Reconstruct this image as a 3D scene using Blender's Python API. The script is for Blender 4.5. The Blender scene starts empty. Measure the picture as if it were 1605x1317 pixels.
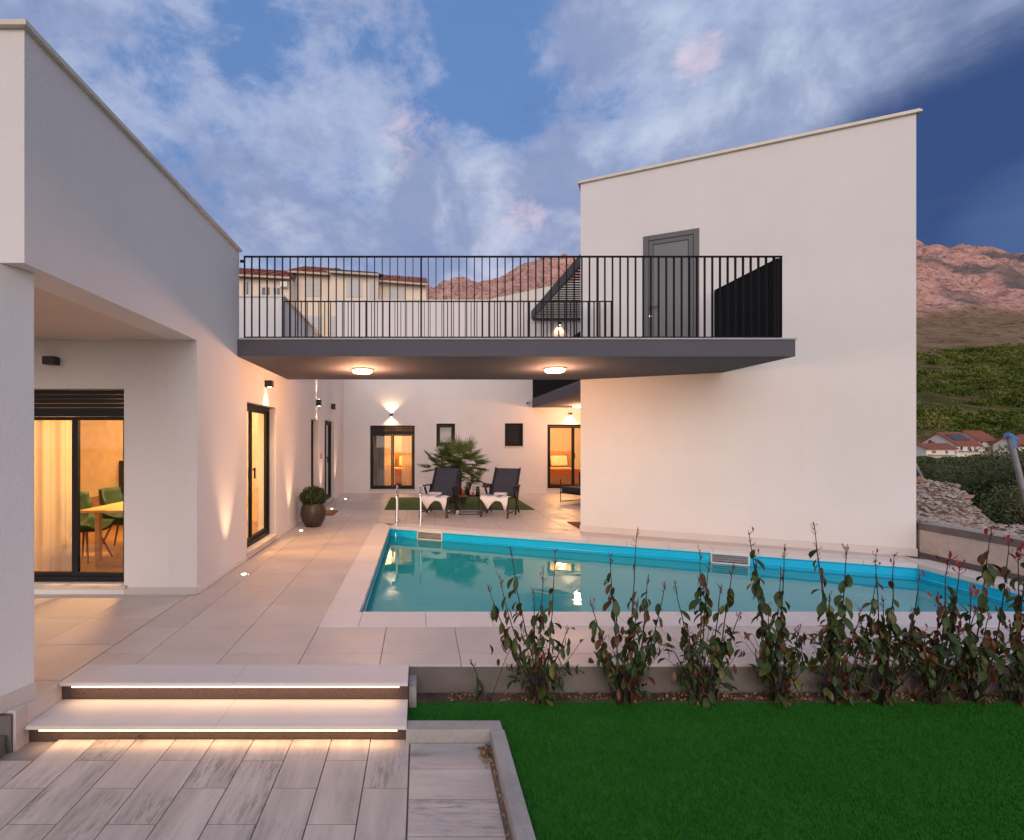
import bpy, bmesh, math, random
import numpy as np
from mathutils import Vector, Matrix
R = math.radians
sc = bpy.context.scene
COL = sc.collection
rnd = random.Random(7)

# ------------------------------------------------------------------ camera
EYE = 1.65; F = 787.0; VX = 659.0; VY = 690.0
cam = bpy.data.cameras.new('camera'); co = bpy.data.objects.new('camera', cam); COL.objects.link(co)
co.location = (0, 0, EYE); co.rotation_euler = (R(90), 0, 0)
cam.sensor_width = 36; cam.lens = 36 * F / 1605
cam.shift_x = (802.5 - VX) / 1605; cam.shift_y = (VY - 658.5) / 1605
cam.clip_start = 0.05; cam.clip_end = 6000
sc.camera = co

# ------------------------------------------------------------------ sky, sun, exposure
SUN_EL, SUN_AZ = R(15), R(187)          # azimuth from +Y clockwise: the glow stands behind the camera
w = bpy.data.worlds.new('World'); sc.world = w; w.use_nodes = True
wt = w.node_tree; wt.nodes.clear()
def wn(t, **k):
    n = wt.nodes.new(t)
    for a, b in k.items(): setattr(n, a, b)
    return n
def wl(a, b): wt.links.new(a, b)
STR = 0.1
def wmath(op, a, b=None, c=None, clamp=False):
    n = wn('ShaderNodeMath', operation=op, use_clamp=clamp)
    for i, v in enumerate((a, b, c)):
        if v is None: continue
        if isinstance(v, (int, float)): n.inputs[i].default_value = v
        else: wl(v, n.inputs[i])
    return n.outputs[0]
def wmap(v, a, b, c=0.0, d=1.0, smooth=True):
    n = wn('ShaderNodeMapRange'); n.interpolation_type = 'SMOOTHSTEP' if smooth else 'LINEAR'
    wl(v, n.inputs[0])
    for i, x in enumerate((a, b, c, d)): n.inputs[1 + i].default_value = x
    return n.outputs[0]
def wmix(f, a, b):
    n = wn('ShaderNodeMix', data_type='RGBA')
    wl(f, n.inputs[0])
    for i, v in ((6, a), (7, b)):
        if isinstance(v, tuple): n.inputs[i].default_value = (v[0] / STR, v[1] / STR, v[2] / STR, 1)
        else: wl(v, n.inputs[i])
    return n.outputs[2]
tc = wn('ShaderNodeTexCoord').outputs['Generated']
nrm = wn('ShaderNodeVectorMath', operation='NORMALIZE'); wl(tc, nrm.inputs[0]); D = nrm.outputs[0]
def wnoise(scale, detail, rough, sx=1, sy=1, sz=1, off=(0, 0, 0), dist=0.0, rot=(0, 0, 0)):
    mp = wn('ShaderNodeMapping'); wl(D, mp.inputs[0]); mp.inputs['Scale'].default_value = (sx, sy, sz)
    mp.inputs['Location'].default_value = off; mp.inputs['Rotation'].default_value = rot
    n = wn('ShaderNodeTexNoise'); wl(mp.outputs[0], n.inputs['Vector'])
    n.inputs['Scale'].default_value = scale; n.inputs['Detail'].default_value = detail
    n.inputs['Roughness'].default_value = rough; n.inputs['Distortion'].default_value = dist
    return n.outputs['Fac']
def wblob(px, py, rad):
    d = Vector(((px - VX) / F, 1, (VY - py) / F)).normalized()
    n = wn('ShaderNodeVectorMath', operation='DOT_PRODUCT'); wl(D, n.inputs[0]); n.inputs[1].default_value = d
    a = rad / F / (1 + ((px - VX) / F) ** 2 + ((VY - py) / F) ** 2) ** .5
    return wmap(n.outputs['Value'], math.cos(a), 1.0)
sky = wn('ShaderNodeTexSky', sky_type='NISHITA'); sky.sun_disc = False
sky.sun_elevation = SUN_EL; sky.sun_rotation = SUN_AZ; sky.altitude = 200; sky.air_density = 1.3; sky.dust_density = 1.0; sky.ozone_density = 3
skc = wn('ShaderNodeMix', data_type='RGBA', blend_type='MIX'); skc.inputs[0].default_value = 0.78
wl(sky.outputs[0], skc.inputs[6]); skc.inputs[7].default_value = (.105 / STR, .205 / STR, .455 / STR, 1)
base = skc.outputs[2]
den = wmath('MULTIPLY', wnoise(2.6, 10, .56, 1, 1, 1.35, (3.1, 1.7, .6), .35), 1.0)
fine = wnoise(7.5, 12, .66, 1, 1, 1.7, (7, 2, 1), .25)
den = wmath('ADD', wmath('MULTIPLY_ADD', den, 1.15, -.185), wmath('MULTIPLY_ADD', fine, .62, -.13))
WK = .72
for px, py, rad, wgt in ((230, 130, 330, .13), (640, 20, 150, .13), (560, 340, 330, .17), (470, 230, 200, .08), (940, 200, 260, .12), (1100, 100, 160, .07),
                         (1290, 90, 300, .14), (420, 80, 105, -.20), (545, 70, 60, -.12), (730, 120, 190, -.24), (790, 20, 140, -.12), (1530, 300, 230, -.30),
                         (1420, 240, 130, -.14), (700, 300, 120, .06), (330, 360, 60, -.10)):
    den = wmath('ADD', den, wmath('MULTIPLY', wblob(px, py, rad), wgt * WK))
cov = wmap(den, .40, .575)
soft = wmap(den, .50, .82)
sx_ = wn('ShaderNodeSeparateXYZ'); wl(D, sx_.inputs[0])
lowz = wmap(sx_.outputs['Z'], .08, .62)                          # height in the sky
ccol = wmix(lowz, (.58, .54, .65), (.44, .51, .635))
ccol2 = wmix(soft, (.29, .35, .53), ccol)
shade = wnoise(4.3, 6, .6, 1, 1, 1.2, (11, 5, 2), .2)
ccol3 = wmix(wmap(shade, .42, .60, 0, .80), ccol2, (.19, .235, .40))
out_c = wmix(wmath('MULTIPLY', cov, .92), base, ccol3)
storm = wmath('ADD', wblob(1660, 330, 470), wmath('MULTIPLY_ADD', wnoise(3.2, 7, .6, 1, 1, 2.2, (1, 8, 3), .4), 1.1, -.55))
out_c = wmix(wmap(storm, .08, .72, 0, .95), out_c, (.028, .058, .165))
veil = wmap(wmath('ADD', wblob(1640, 365, 170), wmath('MULTIPLY', wnoise(8, 5, .5, 1, 1, 3.5, (2, 4, 9)), .5)),   .50, 1.7, 0, .4)
out_c = wmix(veil, out_c, (.13, .20, .40))
dusk = wmath('MULTIPLY', wmap(sx_.outputs['Y'], .25, -.9), wmap(sx_.outputs['Z'], .95, .0))
out_c = wmix(wmath('MULTIPLY', dusk, .75), out_c, (.80, .64, .54))
pkb = wmath('ADD', wblob(815, 335, 60), wmath('ADD', wblob(1095, 100, 62), wmath('MULTIPLY', wblob(655, 225, 100), .8)))
pk = wmap(wmath('ADD', wmath('MULTIPLY', pkb, .42), wnoise(13, 9, .66, 1, 1, 1.8, (5, 5, 5), .6)), .74, 1.08, 0, .5)
out_c = wmix(pk, out_c, (.70, .55, .62))
bg = wn('ShaderNodeBackground'); wl(out_c, bg.inputs[0]); bg.inputs[1].default_value = STR
wo = wn('ShaderNodeOutputWorld'); wl(bg.outputs[0], wo.inputs[0])

sl = bpy.data.lights.new('sun', 'SUN'); so = bpy.data.objects.new('sun', sl); COL.objects.link(so)
sl.energy = 1.35; sl.angle = R(50); sl.color = (1.0, .83, .72)
sd = Vector((math.sin(SUN_AZ) * math.cos(SUN_EL), math.cos(SUN_AZ) * math.cos(SUN_EL), math.sin(SUN_EL)))
so.rotation_euler = (-sd).to_track_quat('-Z', 'Y').to_euler()
so.location = (0, -20, 20)
sc.view_settings.view_transform = 'Standard'; sc.view_settings.look = 'None'
sc.view_settings.exposure = 0.34; sc.view_settings.gamma = 1; sc.view_settings.use_curve_mapping = False
sc.render.engine = 'CYCLES'
sc.cycles.use_denoising = True
sc.cycles.max_bounces = 8; sc.cycles.diffuse_bounces = 4; sc.cycles.glossy_bounces = 4; sc.cycles.transparent_max_bounces = 16
sc.cycles.caustics_reflective = False; sc.cycles.caustics_refractive = False
sc.cycles.sample_clamp_indirect = 6

# ------------------------------------------------------------------ materials
def lin(c):
    return tuple(((v / 255) / 12.92 if v / 255 <= .04045 else ((v / 255 + .055) / 1.055) ** 2.4) for v in c)
class Mat:
    def __init__(s, name):
        s.m = bpy.data.materials.new(name); s.m.use_nodes = True; s.t = s.m.node_tree; s.n = s.t.nodes
        s.b = s.n['Principled BSDF']; s.tc = s.n.new('ShaderNodeTexCoord')
    def add(s, t, **k):
        n = s.n.new(t)
        for a, b in k.items(): setattr(n, a, b)
        return n
    def link(s, a, b): s.t.links.new(a, b)
    def set(s, **k):
        for a, v in k.items():
            s.b.inputs[a.replace('_', ' ')].default_value = v
    def mapped(s, scale=(1, 1, 1), src='Object', rand=False, rot=(0, 0, 0)):
        mp = s.add('ShaderNodeMapping'); mp.inputs['Scale'].default_value = scale; mp.inputs['Rotation'].default_value = rot
        if rand:
            oi = s.add('ShaderNodeObjectInfo'); cx = s.add('ShaderNodeVectorMath', operation='SCALE')
            cx.inputs[0].default_value = (13.1, 7.7, 3.3); s.link(oi.outputs['Random'], cx.inputs['Scale'])
            av = s.add('ShaderNodeVectorMath', operation='ADD'); s.link(s.tc.outputs[src], av.inputs[0]); s.link(cx.outputs[0], av.inputs[1])
            s.link(av.outputs[0], mp.inputs[0])
        else: s.link(s.tc.outputs[src], mp.inputs[0])
        return mp.outputs[0]
    def noise(s, scale, detail=5, rough=.55, vec=None, dist=0):
        n = s.add('ShaderNodeTexNoise'); n.inputs['Scale'].default_value = scale; n.inputs['Detail'].default_value = detail
        n.inputs['Roughness'].default_value = rough; n.inputs['Distortion'].default_value = dist
        s.link(vec if vec is not None else s.tc.outputs['Object'], n.inputs['Vector']); return n.outputs['Fac']
    def ramp(s, fac, stops):
        r = s.add('ShaderNodeValToRGB'); e = r.color_ramp.elements
        while len(e) < len(stops): e.new(.5)
        for i, (p, c) in enumerate(stops): e[i].position = p; e[i].color = (*c[:3], 1)
        s.link(fac, r.inputs[0]); return r.outputs[0]
    def mix(s, f, a, b, blend='MIX'):
        n = s.add('ShaderNodeMix', data_type='RGBA', blend_type=blend)
        for i, v in ((0, f), (6, a), (7, b)):
            if isinstance(v, tuple): n.inputs[i].default_value = (*v[:3], 1)
            elif isinstance(v, (int, float)): n.inputs[i].default_value = v
            else: s.link(v, n.inputs[i])
        return n.outputs[2]
    def mrange(s, f, a, b, c=0., d=1.):
        n = s.add('ShaderNodeMapRange'); s.link(f, n.inputs[0])
        for i, x in enumerate((a, b, c, d)): n.inputs[1 + i].default_value = x
        return n.outputs[0]
    def color(s, c): s.link(c, s.b.inputs['Base Color'])
    def bump(s, h, strength=.3, dist=.01):
        b = s.add('ShaderNodeBump'); b.inputs['Strength'].default_value = strength; b.inputs['Distance'].default_value = dist
        s.link(h, b.inputs['Height']); s.link(b.outputs[0], s.b.inputs['Normal'])
def plain(name, c, rough=.5, metal=0., bumps=None, var=0.1, spec=.5):
    m = Mat(name); m.set(Roughness=rough, Metallic=metal)
    m.b.inputs['Specular IOR Level'].default_value = spec
    f = m.noise(6, 6)
    m.color(m.ramp(f, [(.3, tuple(x * (1 - var) for x in c)), (.7, tuple(min(1, x * (1 + var)) for x in c))]))
    if bumps: m.bump(m.noise(bumps[0], 4), bumps[1], bumps[2])
    return m.m
def emit(name, c, s):
    m = Mat(name); m.set(Roughness=.5); m.b.inputs['Base Color'].default_value = (*c, 1)
    m.b.inputs['Emission Color'].default_value = (*c, 1); m.b.inputs['Emission Strength'].default_value = s
    return m.m
M = {}
def stucco(name, c, grain=1.0):
    m = Mat(name); m.set(Roughness=.92); m.b.inputs['Specular IOR Level'].default_value = .15
    big = m.noise(.7, 4, .6); med = m.noise(4.5, 6, .65)
    a = m.ramp(big, [(.3, tuple(x * .955 for x in c)), (.7, tuple(x * 1.03 for x in c))])
    mp = m.mapped((1.5, 1.5, .25)); st = m.noise(2.2, 5, .6, mp)
    a = m.mix(m.mrange(st, .55, .8, 0, .10), a, tuple(x * .80 for x in c))
    g = m.noise(95, 4, .75)
    dv = m.mapped((3.5, 3.5, .12)); dr_ = m.noise(2.0, 6, .7, dv); a = m.mix(m.mrange(dr_, .60, .78, 0, .16), a, tuple(x * .72 for x in c))
    a = m.mix(m.mrange(g, .35, .62, .20, 0), a, tuple(x * .55 for x in c))
    m.color(a)
    h = m.mix(.4, g, med)
    m.bump(h, .8 * grain, .008)
    return m.m
M['stucco'] = stucco('white_stucco', (.775, .748, .74))
M['stucco_in'] = plain('interior_paint', (.82, .68, .48), .8)
M['soffit'] = stucco('soffit_paint', (.70, .62, .55), .5)
M['cream'] = stucco('cream_render', (.88, .75, .62))
M['render_white'] = stucco('pale_render', (.72, .69, .64))
M['graphite'] = plain('graphite_metal', (.009, .009, .011), .5, 0., var=.12, spec=.25)
M['baluster'] = plain('powder_coated_bar', (.006, .006, .008), .6, 0., var=.12, spec=.2)
M['door_grey'] = plain('grey_door_metal', (.062, .067, .075), .42, .2, var=.08)
M['door_panel'] = plain('grey_door_panel', (.095, .104, .118), .4, .2, var=.06)
M['slab_grey'] = stucco('grey_concrete_paint', (.118, .115, .138), .6)
M['slab_edge'] = plain('stone_edge', (.42, .40, .41), .6)
M['coping_metal'] = plain('coping_flashing', (.60, .55, .47), .45, .1, var=.05)
M['stone_sill'] = plain('stone_sill', (.58, .50, .44), .55, bumps=(90, .1, .002))
M['chrome'] = plain('chrome', (.75, .74, .72), .12, 1.0, var=.03)
M['black'] = plain('black_plastic', (.012, .012, .014), .4)
M['white_plastic'] = plain('white_plastic', (.72, .72, .70), .4)
M['led'] = emit('led_strip', (1.0, .64, .30), 3.2)
M['lamp_glow'] = emit('lamp_glow', (1.0, .68, .34), 14)
M['spot_glow'] = emit('spot_glow', (1.0, .80, .62), 9)
M['pendant_glow'] = emit('pendant_glow', (1.0, .86, .62), 12)

# tiles
m = Mat('terrace_tile'); m.set(Roughness=.42)
v = m.mapped((1, 1, 1), rand=True)
a = m.ramp(m.noise(1.4, 7, .62, v), [(.3, (.50, .44, .405)), (.5, (.555, .495, .46)), (.72, (.61, .55, .515))])
oi = m.add('ShaderNodeObjectInfo'); a = m.mix(m.mrange(oi.outputs['Random'], 0, 1, 0, .12), a, (.36, .33, .32))
g = m.noise(55, 5, .7, v); a = m.mix(m.mrange(g, .5, .75, 0, .22), a, (.38, .33, .31))
m.color(a); m.bump(g, .12, .002); m.link(m.mrange(m.noise(3, 4, .5, v), .3, .7, .34, .55), m.b.inputs['Roughness']); M['tile'] = m.m
def lightstone(name, c, k=.9):
    m = Mat(name); m.set(Roughness=.55); v = m.mapped((1, 1, 1), rand=True)
    a = m.ramp(m.noise(2.2, 7, .6, v), [(.3, tuple(x * k for x in c)), (.7, c)])
    g = m.noise(120, 4, .7, v); a = m.mix(m.mrange(g, .45, .75, 0, .18), a, tuple(x * .6 for x in c))
    m.color(a); m.bump(g, .15, .002); return m.m
M['coping'] = lightstone('pool_coping_stone', (.70, .665, .65))
M['tread'] = lightstone('step_tread_stone', (.66, .615, .60))
M['grout'] = plain('grout', (.27, .235, .22), .9)
# planks
def plank(name, along):
    m = Mat(name); m.set(Roughness=.75)
    sc_ = (9, 1.1, 1) if along == 'y' else (1.1, 9, 1)
    v = m.mapped(sc_, rand=True); v2 = m.mapped((1, 1, 1), rand=True); v3 = m.mapped((26, 3.4, 1) if along == 'y' else (3.4, 26, 1), rand=True)
    a = m.ramp(m.noise(1.0, 6, .6, v), [(.28, (.38, .33, .29)), (.48, (.52, .46, .41)), (.72, (.66, .59, .53))])
    oi = m.add('ShaderNodeObjectInfo'); a = m.mix(m.mrange(oi.outputs['Random'], 0, 1, 0, .32), a, (.36, .32, .31))
    patch = m.mrange(m.noise(2.2, 3, .5, v2), .50, .66)
    streak = m.mrange(m.noise(1.6, 10, .85, v3), .47, .58)
    n = m.add('ShaderNodeMath', operation='MULTIPLY'); m.link(patch, n.inputs[0]); m.link(streak, n.inputs[1])
    n2 = m.add('ShaderNodeMath', operation='MULTIPLY'); m.link(n.outputs[0], n2.inputs[0]); n2.inputs[1].default_value = .58
    a = m.mix(n2.outputs[0], a, (.075, .072, .078))
    g = m.noise(160, 4, .75, v2); a = m.mix(m.mrange(g, .5, .72, 0, .35), a, (.17, .16, .155))
    a = m.mix(m.mrange(m.noise(75, 4, .7, v2), .60, .74, 0, .5), a, (.62, .59, .56))
    m.color(a); m.bump(g, .35, .003); return m.m
M['plank_y'] = plank('paving_plank', 'y'); M['plank_x'] = plank('paving_plank_across', 'x')
m = Mat('rough_concrete'); m.set(Roughness=.9)
a = m.ramp(m.noise(3, 8, .65), [(.3, (.115, .098, .09)), (.7, (.185, .162, .15))])
g = m.noise(60, 5, .7); a = m.mix(m.mrange(g, .5, .72, 0, .4), a, (.10, .09, .085)); m.color(a); m.bump(g, .5, .006); M['concrete'] = m.m
m = Mat('kerb_concrete'); m.set(Roughness=.9)
a = m.ramp(m.noise(5, 8, .65), [(.3, (.30, .28, .27)), (.7, (.42, .395, .37))])
g = m.noise(110, 5, .7); a = m.mix(m.mrange(g, .5, .7, 0, .5), a, (.15, .14, .13)); m.color(a); m.bump(g, .6, .004); M['kerb'] = m.m
m = Mat('riser_mosaic'); m.set(Roughness=.55)
vo = m.add('ShaderNodeTexVoronoi'); vo.inputs['Scale'].default_value = 90; m.link(m.tc.outputs['Object'], vo.inputs['Vector'])
a = m.ramp(vo.outputs['Distance'], [(.25, (.085, .052, .042)), (.6, (.048, .031, .027))]); m.color(a); m.bump(vo.outputs['Distance'], -.6, .003); M['riser'] = m.m
m = Mat('raw_plaster'); m.set(Roughness=.95)
a = m.ramp(m.noise(8, 8, .7), [(.3, (.46, .40, .36)), (.7, (.60, .54, .49))]); m.color(a); m.bump(m.noise(40, 6, .7), .8, .02); M['raw_plaster'] = m.m
# pool
m = Mat('pool_liner'); m.set(Roughness=.35)
a = m.ramp(m.noise(2, 4), [(.3, (.0, .50, .80)), (.7, (.005, .56, .88))]); m.color(a); M['liner'] = m.m
m = Mat('pool_floor_liner'); m.set(Roughness=.5)
a = m.ramp(m.noise(1.2, 4), [(.3, (.14, .60, .70)), (.7, (.20, .68, .78))]); m.color(a); M['liner_floor'] = m.m
m = Mat('water'); n = m.n; n.remove(m.b)
gl = m.add('ShaderNodeBsdfGlossy'); gl.inputs['Roughness'].default_value = .015; gl.inputs['Color'].default_value = (.74, .92, .98, 1)
tr = m.add('ShaderNodeBsdfTransparent'); tr.inputs['Color'].default_value = (.62, .96, 1.0, 1)
mx = m.add('ShaderNodeMixShader'); fr = m.add('ShaderNodeFresnel'); fr.inputs['IOR'].default_value = 1.38
bp = m.add('ShaderNodeBump'); bp.inputs['Strength'].default_value = .10; bp.inputs['Distance'].default_value = .02
v = m.mapped((1, 1.6, 1)); m.link(m.noise(2.6, 3, .5, v, .4), bp.inputs['Height'])
for q in (gl, fr): m.link(bp.outputs[0], q.inputs['Normal'])
body = m.add('ShaderNodeBsdfDiffuse'); body.inputs[0].default_value = (.03, .60, .70, 1)
mb_ = m.add('ShaderNodeMixShader'); mb_.inputs[0].default_value = .46; m.link(tr.outputs[0], mb_.inputs[1]); m.link(body.outputs[0], mb_.inputs[2])
m.link(fr.outputs[0], mx.inputs[0]); m.link(mb_.outputs[0], mx.inputs[1]); m.link(gl.outputs[0], mx.inputs[2])
m.link(mx.outputs[0], n['Material Output'].inputs['Surface']); M['water'] = m.m
def glass(name, tint, boost):
    m = Mat(name); n = m.n; n.remove(m.b)
    gl = m.add('ShaderNodeBsdfGlossy'); gl.inputs['Roughness'].default_value = .01; gl.inputs['Color'].default_value = (.9, .9, .9, 1)
    tr = m.add('ShaderNodeBsdfTransparent'); tr.inputs['Color'].default_value = (*tint, 1)
    mx = m.add('ShaderNodeMixShader'); fr = m.add('ShaderNodeFresnel'); fr.inputs['IOR'].default_value = 1.45
    mu = m.add('ShaderNodeMath', operation='MULTIPLY_ADD', use_clamp=True); m.link(fr.outputs[0], mu.inputs[0]); mu.inputs[1].default_value = boost; mu.inputs[2].default_value = 0
    ge = m.add('ShaderNodeNewGeometry'); fb = m.add('ShaderNodeMath', operation='SUBTRACT'); fb.inputs[0].default_value = 1; m.link(ge.outputs['Backfacing'], fb.inputs[1])
    mm = m.add('ShaderNodeMath', operation='MULTIPLY'); m.link(mu.outputs[0], mm.inputs[0]); m.link(fb.outputs[0], mm.inputs[1]); mu = mm
    m.link(mu.outputs[0], mx.inputs[0]); m.link(tr.outputs[0], mx.inputs[1]); m.link(gl.outputs[0], mx.inputs[2])
    m.link(mx.outputs[0], n['Material Output'].inputs['Surface']); return m.m
M['glass'] = glass('window_glass', (.93, .94, .93), 1.4)
M['glass_dark'] = glass('dim_window_glass', (.35, .37, .40), 3)
m = Mat('sheer_curtain'); n = m.n
di = m.add('ShaderNodeBsdfTranslucent'); di.inputs[0].default_value = (.7, .62, .52, 1); df = m.add('ShaderNodeBsdfDiffuse'); df.inputs[0].default_value = (.75, .68, .6, 1)
tr = m.add('ShaderNodeBsdfTransparent'); x1 = m.add('ShaderNodeMixShader'); x1.inputs[0].default_value = .5; x2 = m.add('ShaderNodeMixShader'); x2.inputs[0].default_value = .72
m.link(di.outputs[0], x1.inputs[1]); m.link(df.outputs[0], x1.inputs[2]); m.link(tr.outputs[0], x2.inputs[1]); m.link(x1.outputs[0], x2.inputs[2])
m.link(x2.outputs[0], n['Material Output'].inputs['Surface']); M['sheer'] = m.m
# plants
def leafmat(name, c1, c2, rough=.4, tr=.25):
    m = Mat(name); m.set(Roughness=rough); m.b.inputs['Specular IOR Level'].default_value = .3
    oi = m.add('ShaderNodeObjectInfo'); f = m.noise(9, 3)
    x = m.add('ShaderNodeMath', operation='ADD'); m.link(oi.outputs['Random'], x.inputs[0]); m.link(f, x.inputs[1])
    m.color(m.ramp(m.mrange(x.outputs[0], .3, 1.3), [(.1, c1), (.9, c2)]))
    m.b.inputs['Subsurface Weight'].default_value = 0
    return m.m
M['leaf_green'] = leafmat('leaf_green', (.010, .028, .007), (.042, .070, .017), .5)
M['leaf_olive'] = leafmat('leaf_olive', (.04, .05, .010), (.10, .11, .025))
M['leaf_brown'] = leafmat('leaf_brown', (.035, .013, .008), (.11, .040, .016))
M['leaf_red'] = leafmat('leaf_red', (.12, .012, .015), (.30, .035, .03))
M['stem'] = plain('plant_stem', (.022, .013, .010), .8)
M['stem_red'] = plain('young_stem', (.055, .014, .016), .7)
M['palm'] = leafmat('palm_leaf', (.04, .085, .020), (.14, .18, .05), .5)
M['box_leaf'] = leafmat('box_leaf', (.018, .042, .010), (.075, .105, .025), .5)
M['bush_leaf'] = leafmat('bush_leaf', (.014, .028, .010), (.11, .135, .060), .8)
M['bark'] = plain('palm_bark', (.075, .05, .03), .95, bumps=(40, 1, .02), var=.4)
m = Mat('turf'); m.set(Roughness=.8)
a = m.ramp(m.noise(5, 6, .6), [(.3, (.012, .12, .004)), (.7, (.018, .15, .006))]); m.color(a); M['turf_base'] = m.m
m = Mat('turf_blade'); m.set(Roughness=.8); m.b.inputs['Specular IOR Level'].default_value = .08
a = m.ramp(m.noise(2.3, 6, .65), [(.25, (.020, .140, .007)), (.5, (.028, .17, .010)), (.75, (.044, .21, .014))])
a = m.mix(m.mrange(m.noise(220, 2, .5), .35, .7, 0, .7), a, (.035, .16, .02)); m.color(a); M['turf_blade'] = m.m
m = Mat('turf_rug'); m.set(Roughness=.95)
a = m.ramp(m.noise(60, 6, .7), [(.3, (.035, .075, .010)), (.7, (.085, .15, .020))]); m.color(a); m.bump(m.noise(120, 3), .8, .01); M['turf_rug'] = m.m
M['soil'] = plain('soil', (.11, .065, .045), .95, bumps=(60, 1, .02), var=.45)
M['litter'] = leafmat('dry_leaf', (.14, .07, .03), (.38, .24, .12), .8)
# furniture
M['lounger_frame'] = plain('lounger_frame', (.022, .020, .022), .45, .3)
M['lounger_fabric'] = plain('padded_fabric', (.048, .050, .068), .85, bumps=(220, .4, .003))
M['towel'] = plain('white_towel', (.80, .77, .77), .9, bumps=(150, .6, .004), var=.03)
M['wood'] = plain('oak', (.40, .23, .10), .5, bumps=(30, .1, .003), var=.2)
M['wood_dark'] = plain('walnut', (.16, .07, .03), .5, var=.2)
M['floor_wood'] = plain('parquet', (.42, .25, .12), .35, var=.15)
M['velvet'] = plain('green_velvet', (.006, .036, .016), .65, var=.25)
M['sofa_fabric'] = plain('dark_sofa_cushion', (.035, .035, .04), .9)
M['bedding'] = plain('white_bedding', (.58, .50, .42), .9, bumps=(12, .5, .02))
M['throw'] = plain('rust_throw', (.42, .14, .05), .9)
M['headboard'] = plain('headboard_fabric', (.35, .20, .11), .85)
M['drape'] = plain('grey_drape', (.30, .27, .27), .9)
M['mat_brown'] = plain('coir_mat', (.20, .075, .035), .95, bumps=(150, .8, .004), var=.25)
M['pot'] = plain('bronze_pot', (.060, .042, .034), .36, .3, bumps=(30, .1, .004), var=.2)
M['bottle'] = plain('dark_bottle', (.018, .02, .012), .12)
M['candle'] = plain('candle_red', (.35, .06, .03), .5)
M['glassware'] = glass('drinking_glass', (.9, .9, .9), 2.0)
M['galv'] = plain('galvanised_pole', (.30, .31, .33), .5, .5, var=.2)
M['clamp_blue'] = plain('blue_clamp', (.10, .20, .42), .5)
M['sign_red'] = plain('red_plate', (.45, .06, .07), .5)
# distance
m = Mat('roof_tiles'); m.set(Roughness=.85)
wv = m.add('ShaderNodeTexWave'); wv.inputs['Scale'].default_value = 2.2; wv.bands_direction = 'X'; wv.inputs['Distortion'].default_value = .4
m.link(m.tc.outputs['Object'], wv.inputs['Vector'])
a = m.ramp(m.noise(2.5, 6, .7), [(.3, (.36, .10, .055)), (.7, (.60, .20, .11))]); a = m.mix(m.mrange(wv.outputs['Fac'], .2, .5, .45, 0), a, (.15, .04, .03)); m.color(a)
m.bump(wv.outputs['Fac'], 1, .1); M['roof'] = m.m
M['roof_trim'] = plain('eave_trim', (.55, .47, .38), .8)
M['shutter'] = plain('pale_shutter', (.62, .60, .60), .6, var=.04)
M['dark_win'] = plain('dark_window', (.03, .035, .04), .2)
M['far_white'] = plain('far_white_wall', (.92, .82, .72), .9, var=.06)
M['solar'] = plain('solar_panel', (.085, .09, .11), .7, spec=.15)
m = Mat('terrain'); m.set(Roughness=1); m.b.inputs['Specular IOR Level'].default_value = 0
ge = m.add('ShaderNodeNewGeometry'); sp = m.add('ShaderNodeSeparateXYZ'); m.link(ge.outputs['Position'], sp.inputs[0])
n1 = m.noise(.045, 12, .72); n2 = m.noise(.010, 6, .6); n3 = m.noise(.12, 8, .7)
rock = m.ramp(n1, [(.32, (.46, .24, .20)), (.5, (.80, .43, .34)), (.68, (.90, .58, .49))])  # pink limestone, with the alpenglow put into its colour
rock = m.mix(m.mrange(n3, .50, .62, 0, .85), rock, (.24, .15, .14))
n4 = m.noise(.22, 8, .85); rock = m.mix(m.mrange(n4, .52, .64, 0, .85), rock, (.11, .08, .085)); rock = m.mix(m.mrange(n4, .46, .36, 0, .6), rock, (.85, .56, .46))
gv = m.noise(.009, 7, .65, m.mapped((1.0, .3, .9), rot=(0, .75, 0)))
rock = m.mix(m.mrange(gv, .53, .60, 0, .85), rock, (.17, .155, .15))  # grey shadow patches painted into the rock colour
brown = m.ramp(n1, [(.3, (.22, .14, .085)), (.7, (.48, .32, .20))])
brown = m.mix(m.mrange(n3, .52, .64, 0, .8), brown, (.07, .065, .03)); brown = m.mix(m.mrange(m.noise(.5, 5, .75), .56, .66, 0, .8), brown, (.40, .31, .23))
green = m.ramp(n3, [(.3, (.08, .09, .026)), (.5, (.17, .155, .06)), (.66, (.36, .26, .15))])
zz = m.add('ShaderNodeMath', operation='MULTIPLY_ADD'); m.link(n2, zz.inputs[0]); zz.inputs[1].default_value = 50; m.link(sp.outputs[2], zz.inputs[2])
c = m.mix(m.mrange(zz.outputs[0], 88, 92), green, brown)
c = m.mix(m.mrange(zz.outputs[0], 150, 170), c, rock); m.color(c)
m.bump(n3, 1, 9); M['terrain'] = m.m
def stonemat(name, c):
    m = Mat(name); m.set(Roughness=.95); oi = m.add('ShaderNodeObjectInfo')
    a = m.ramp(m.noise(9, 6, .7), [(.3, tuple(x * .6 for x in c)), (.7, c)])
    a = m.mix(m.mrange(oi.outputs['Random'], .45, 1, 0, .85), a, (.34, .16, .085)); m.color(a); m.bump(m.noise(30, 5, .7), .6, .01); return m.m
M['stone'] = stonemat('limestone', (.54, .465, .41))
M['rubble_soil'] = plain('rubble_soil', (.20, .12, .085), .95, bumps=(25, 1, .05), var=.5)

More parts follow.
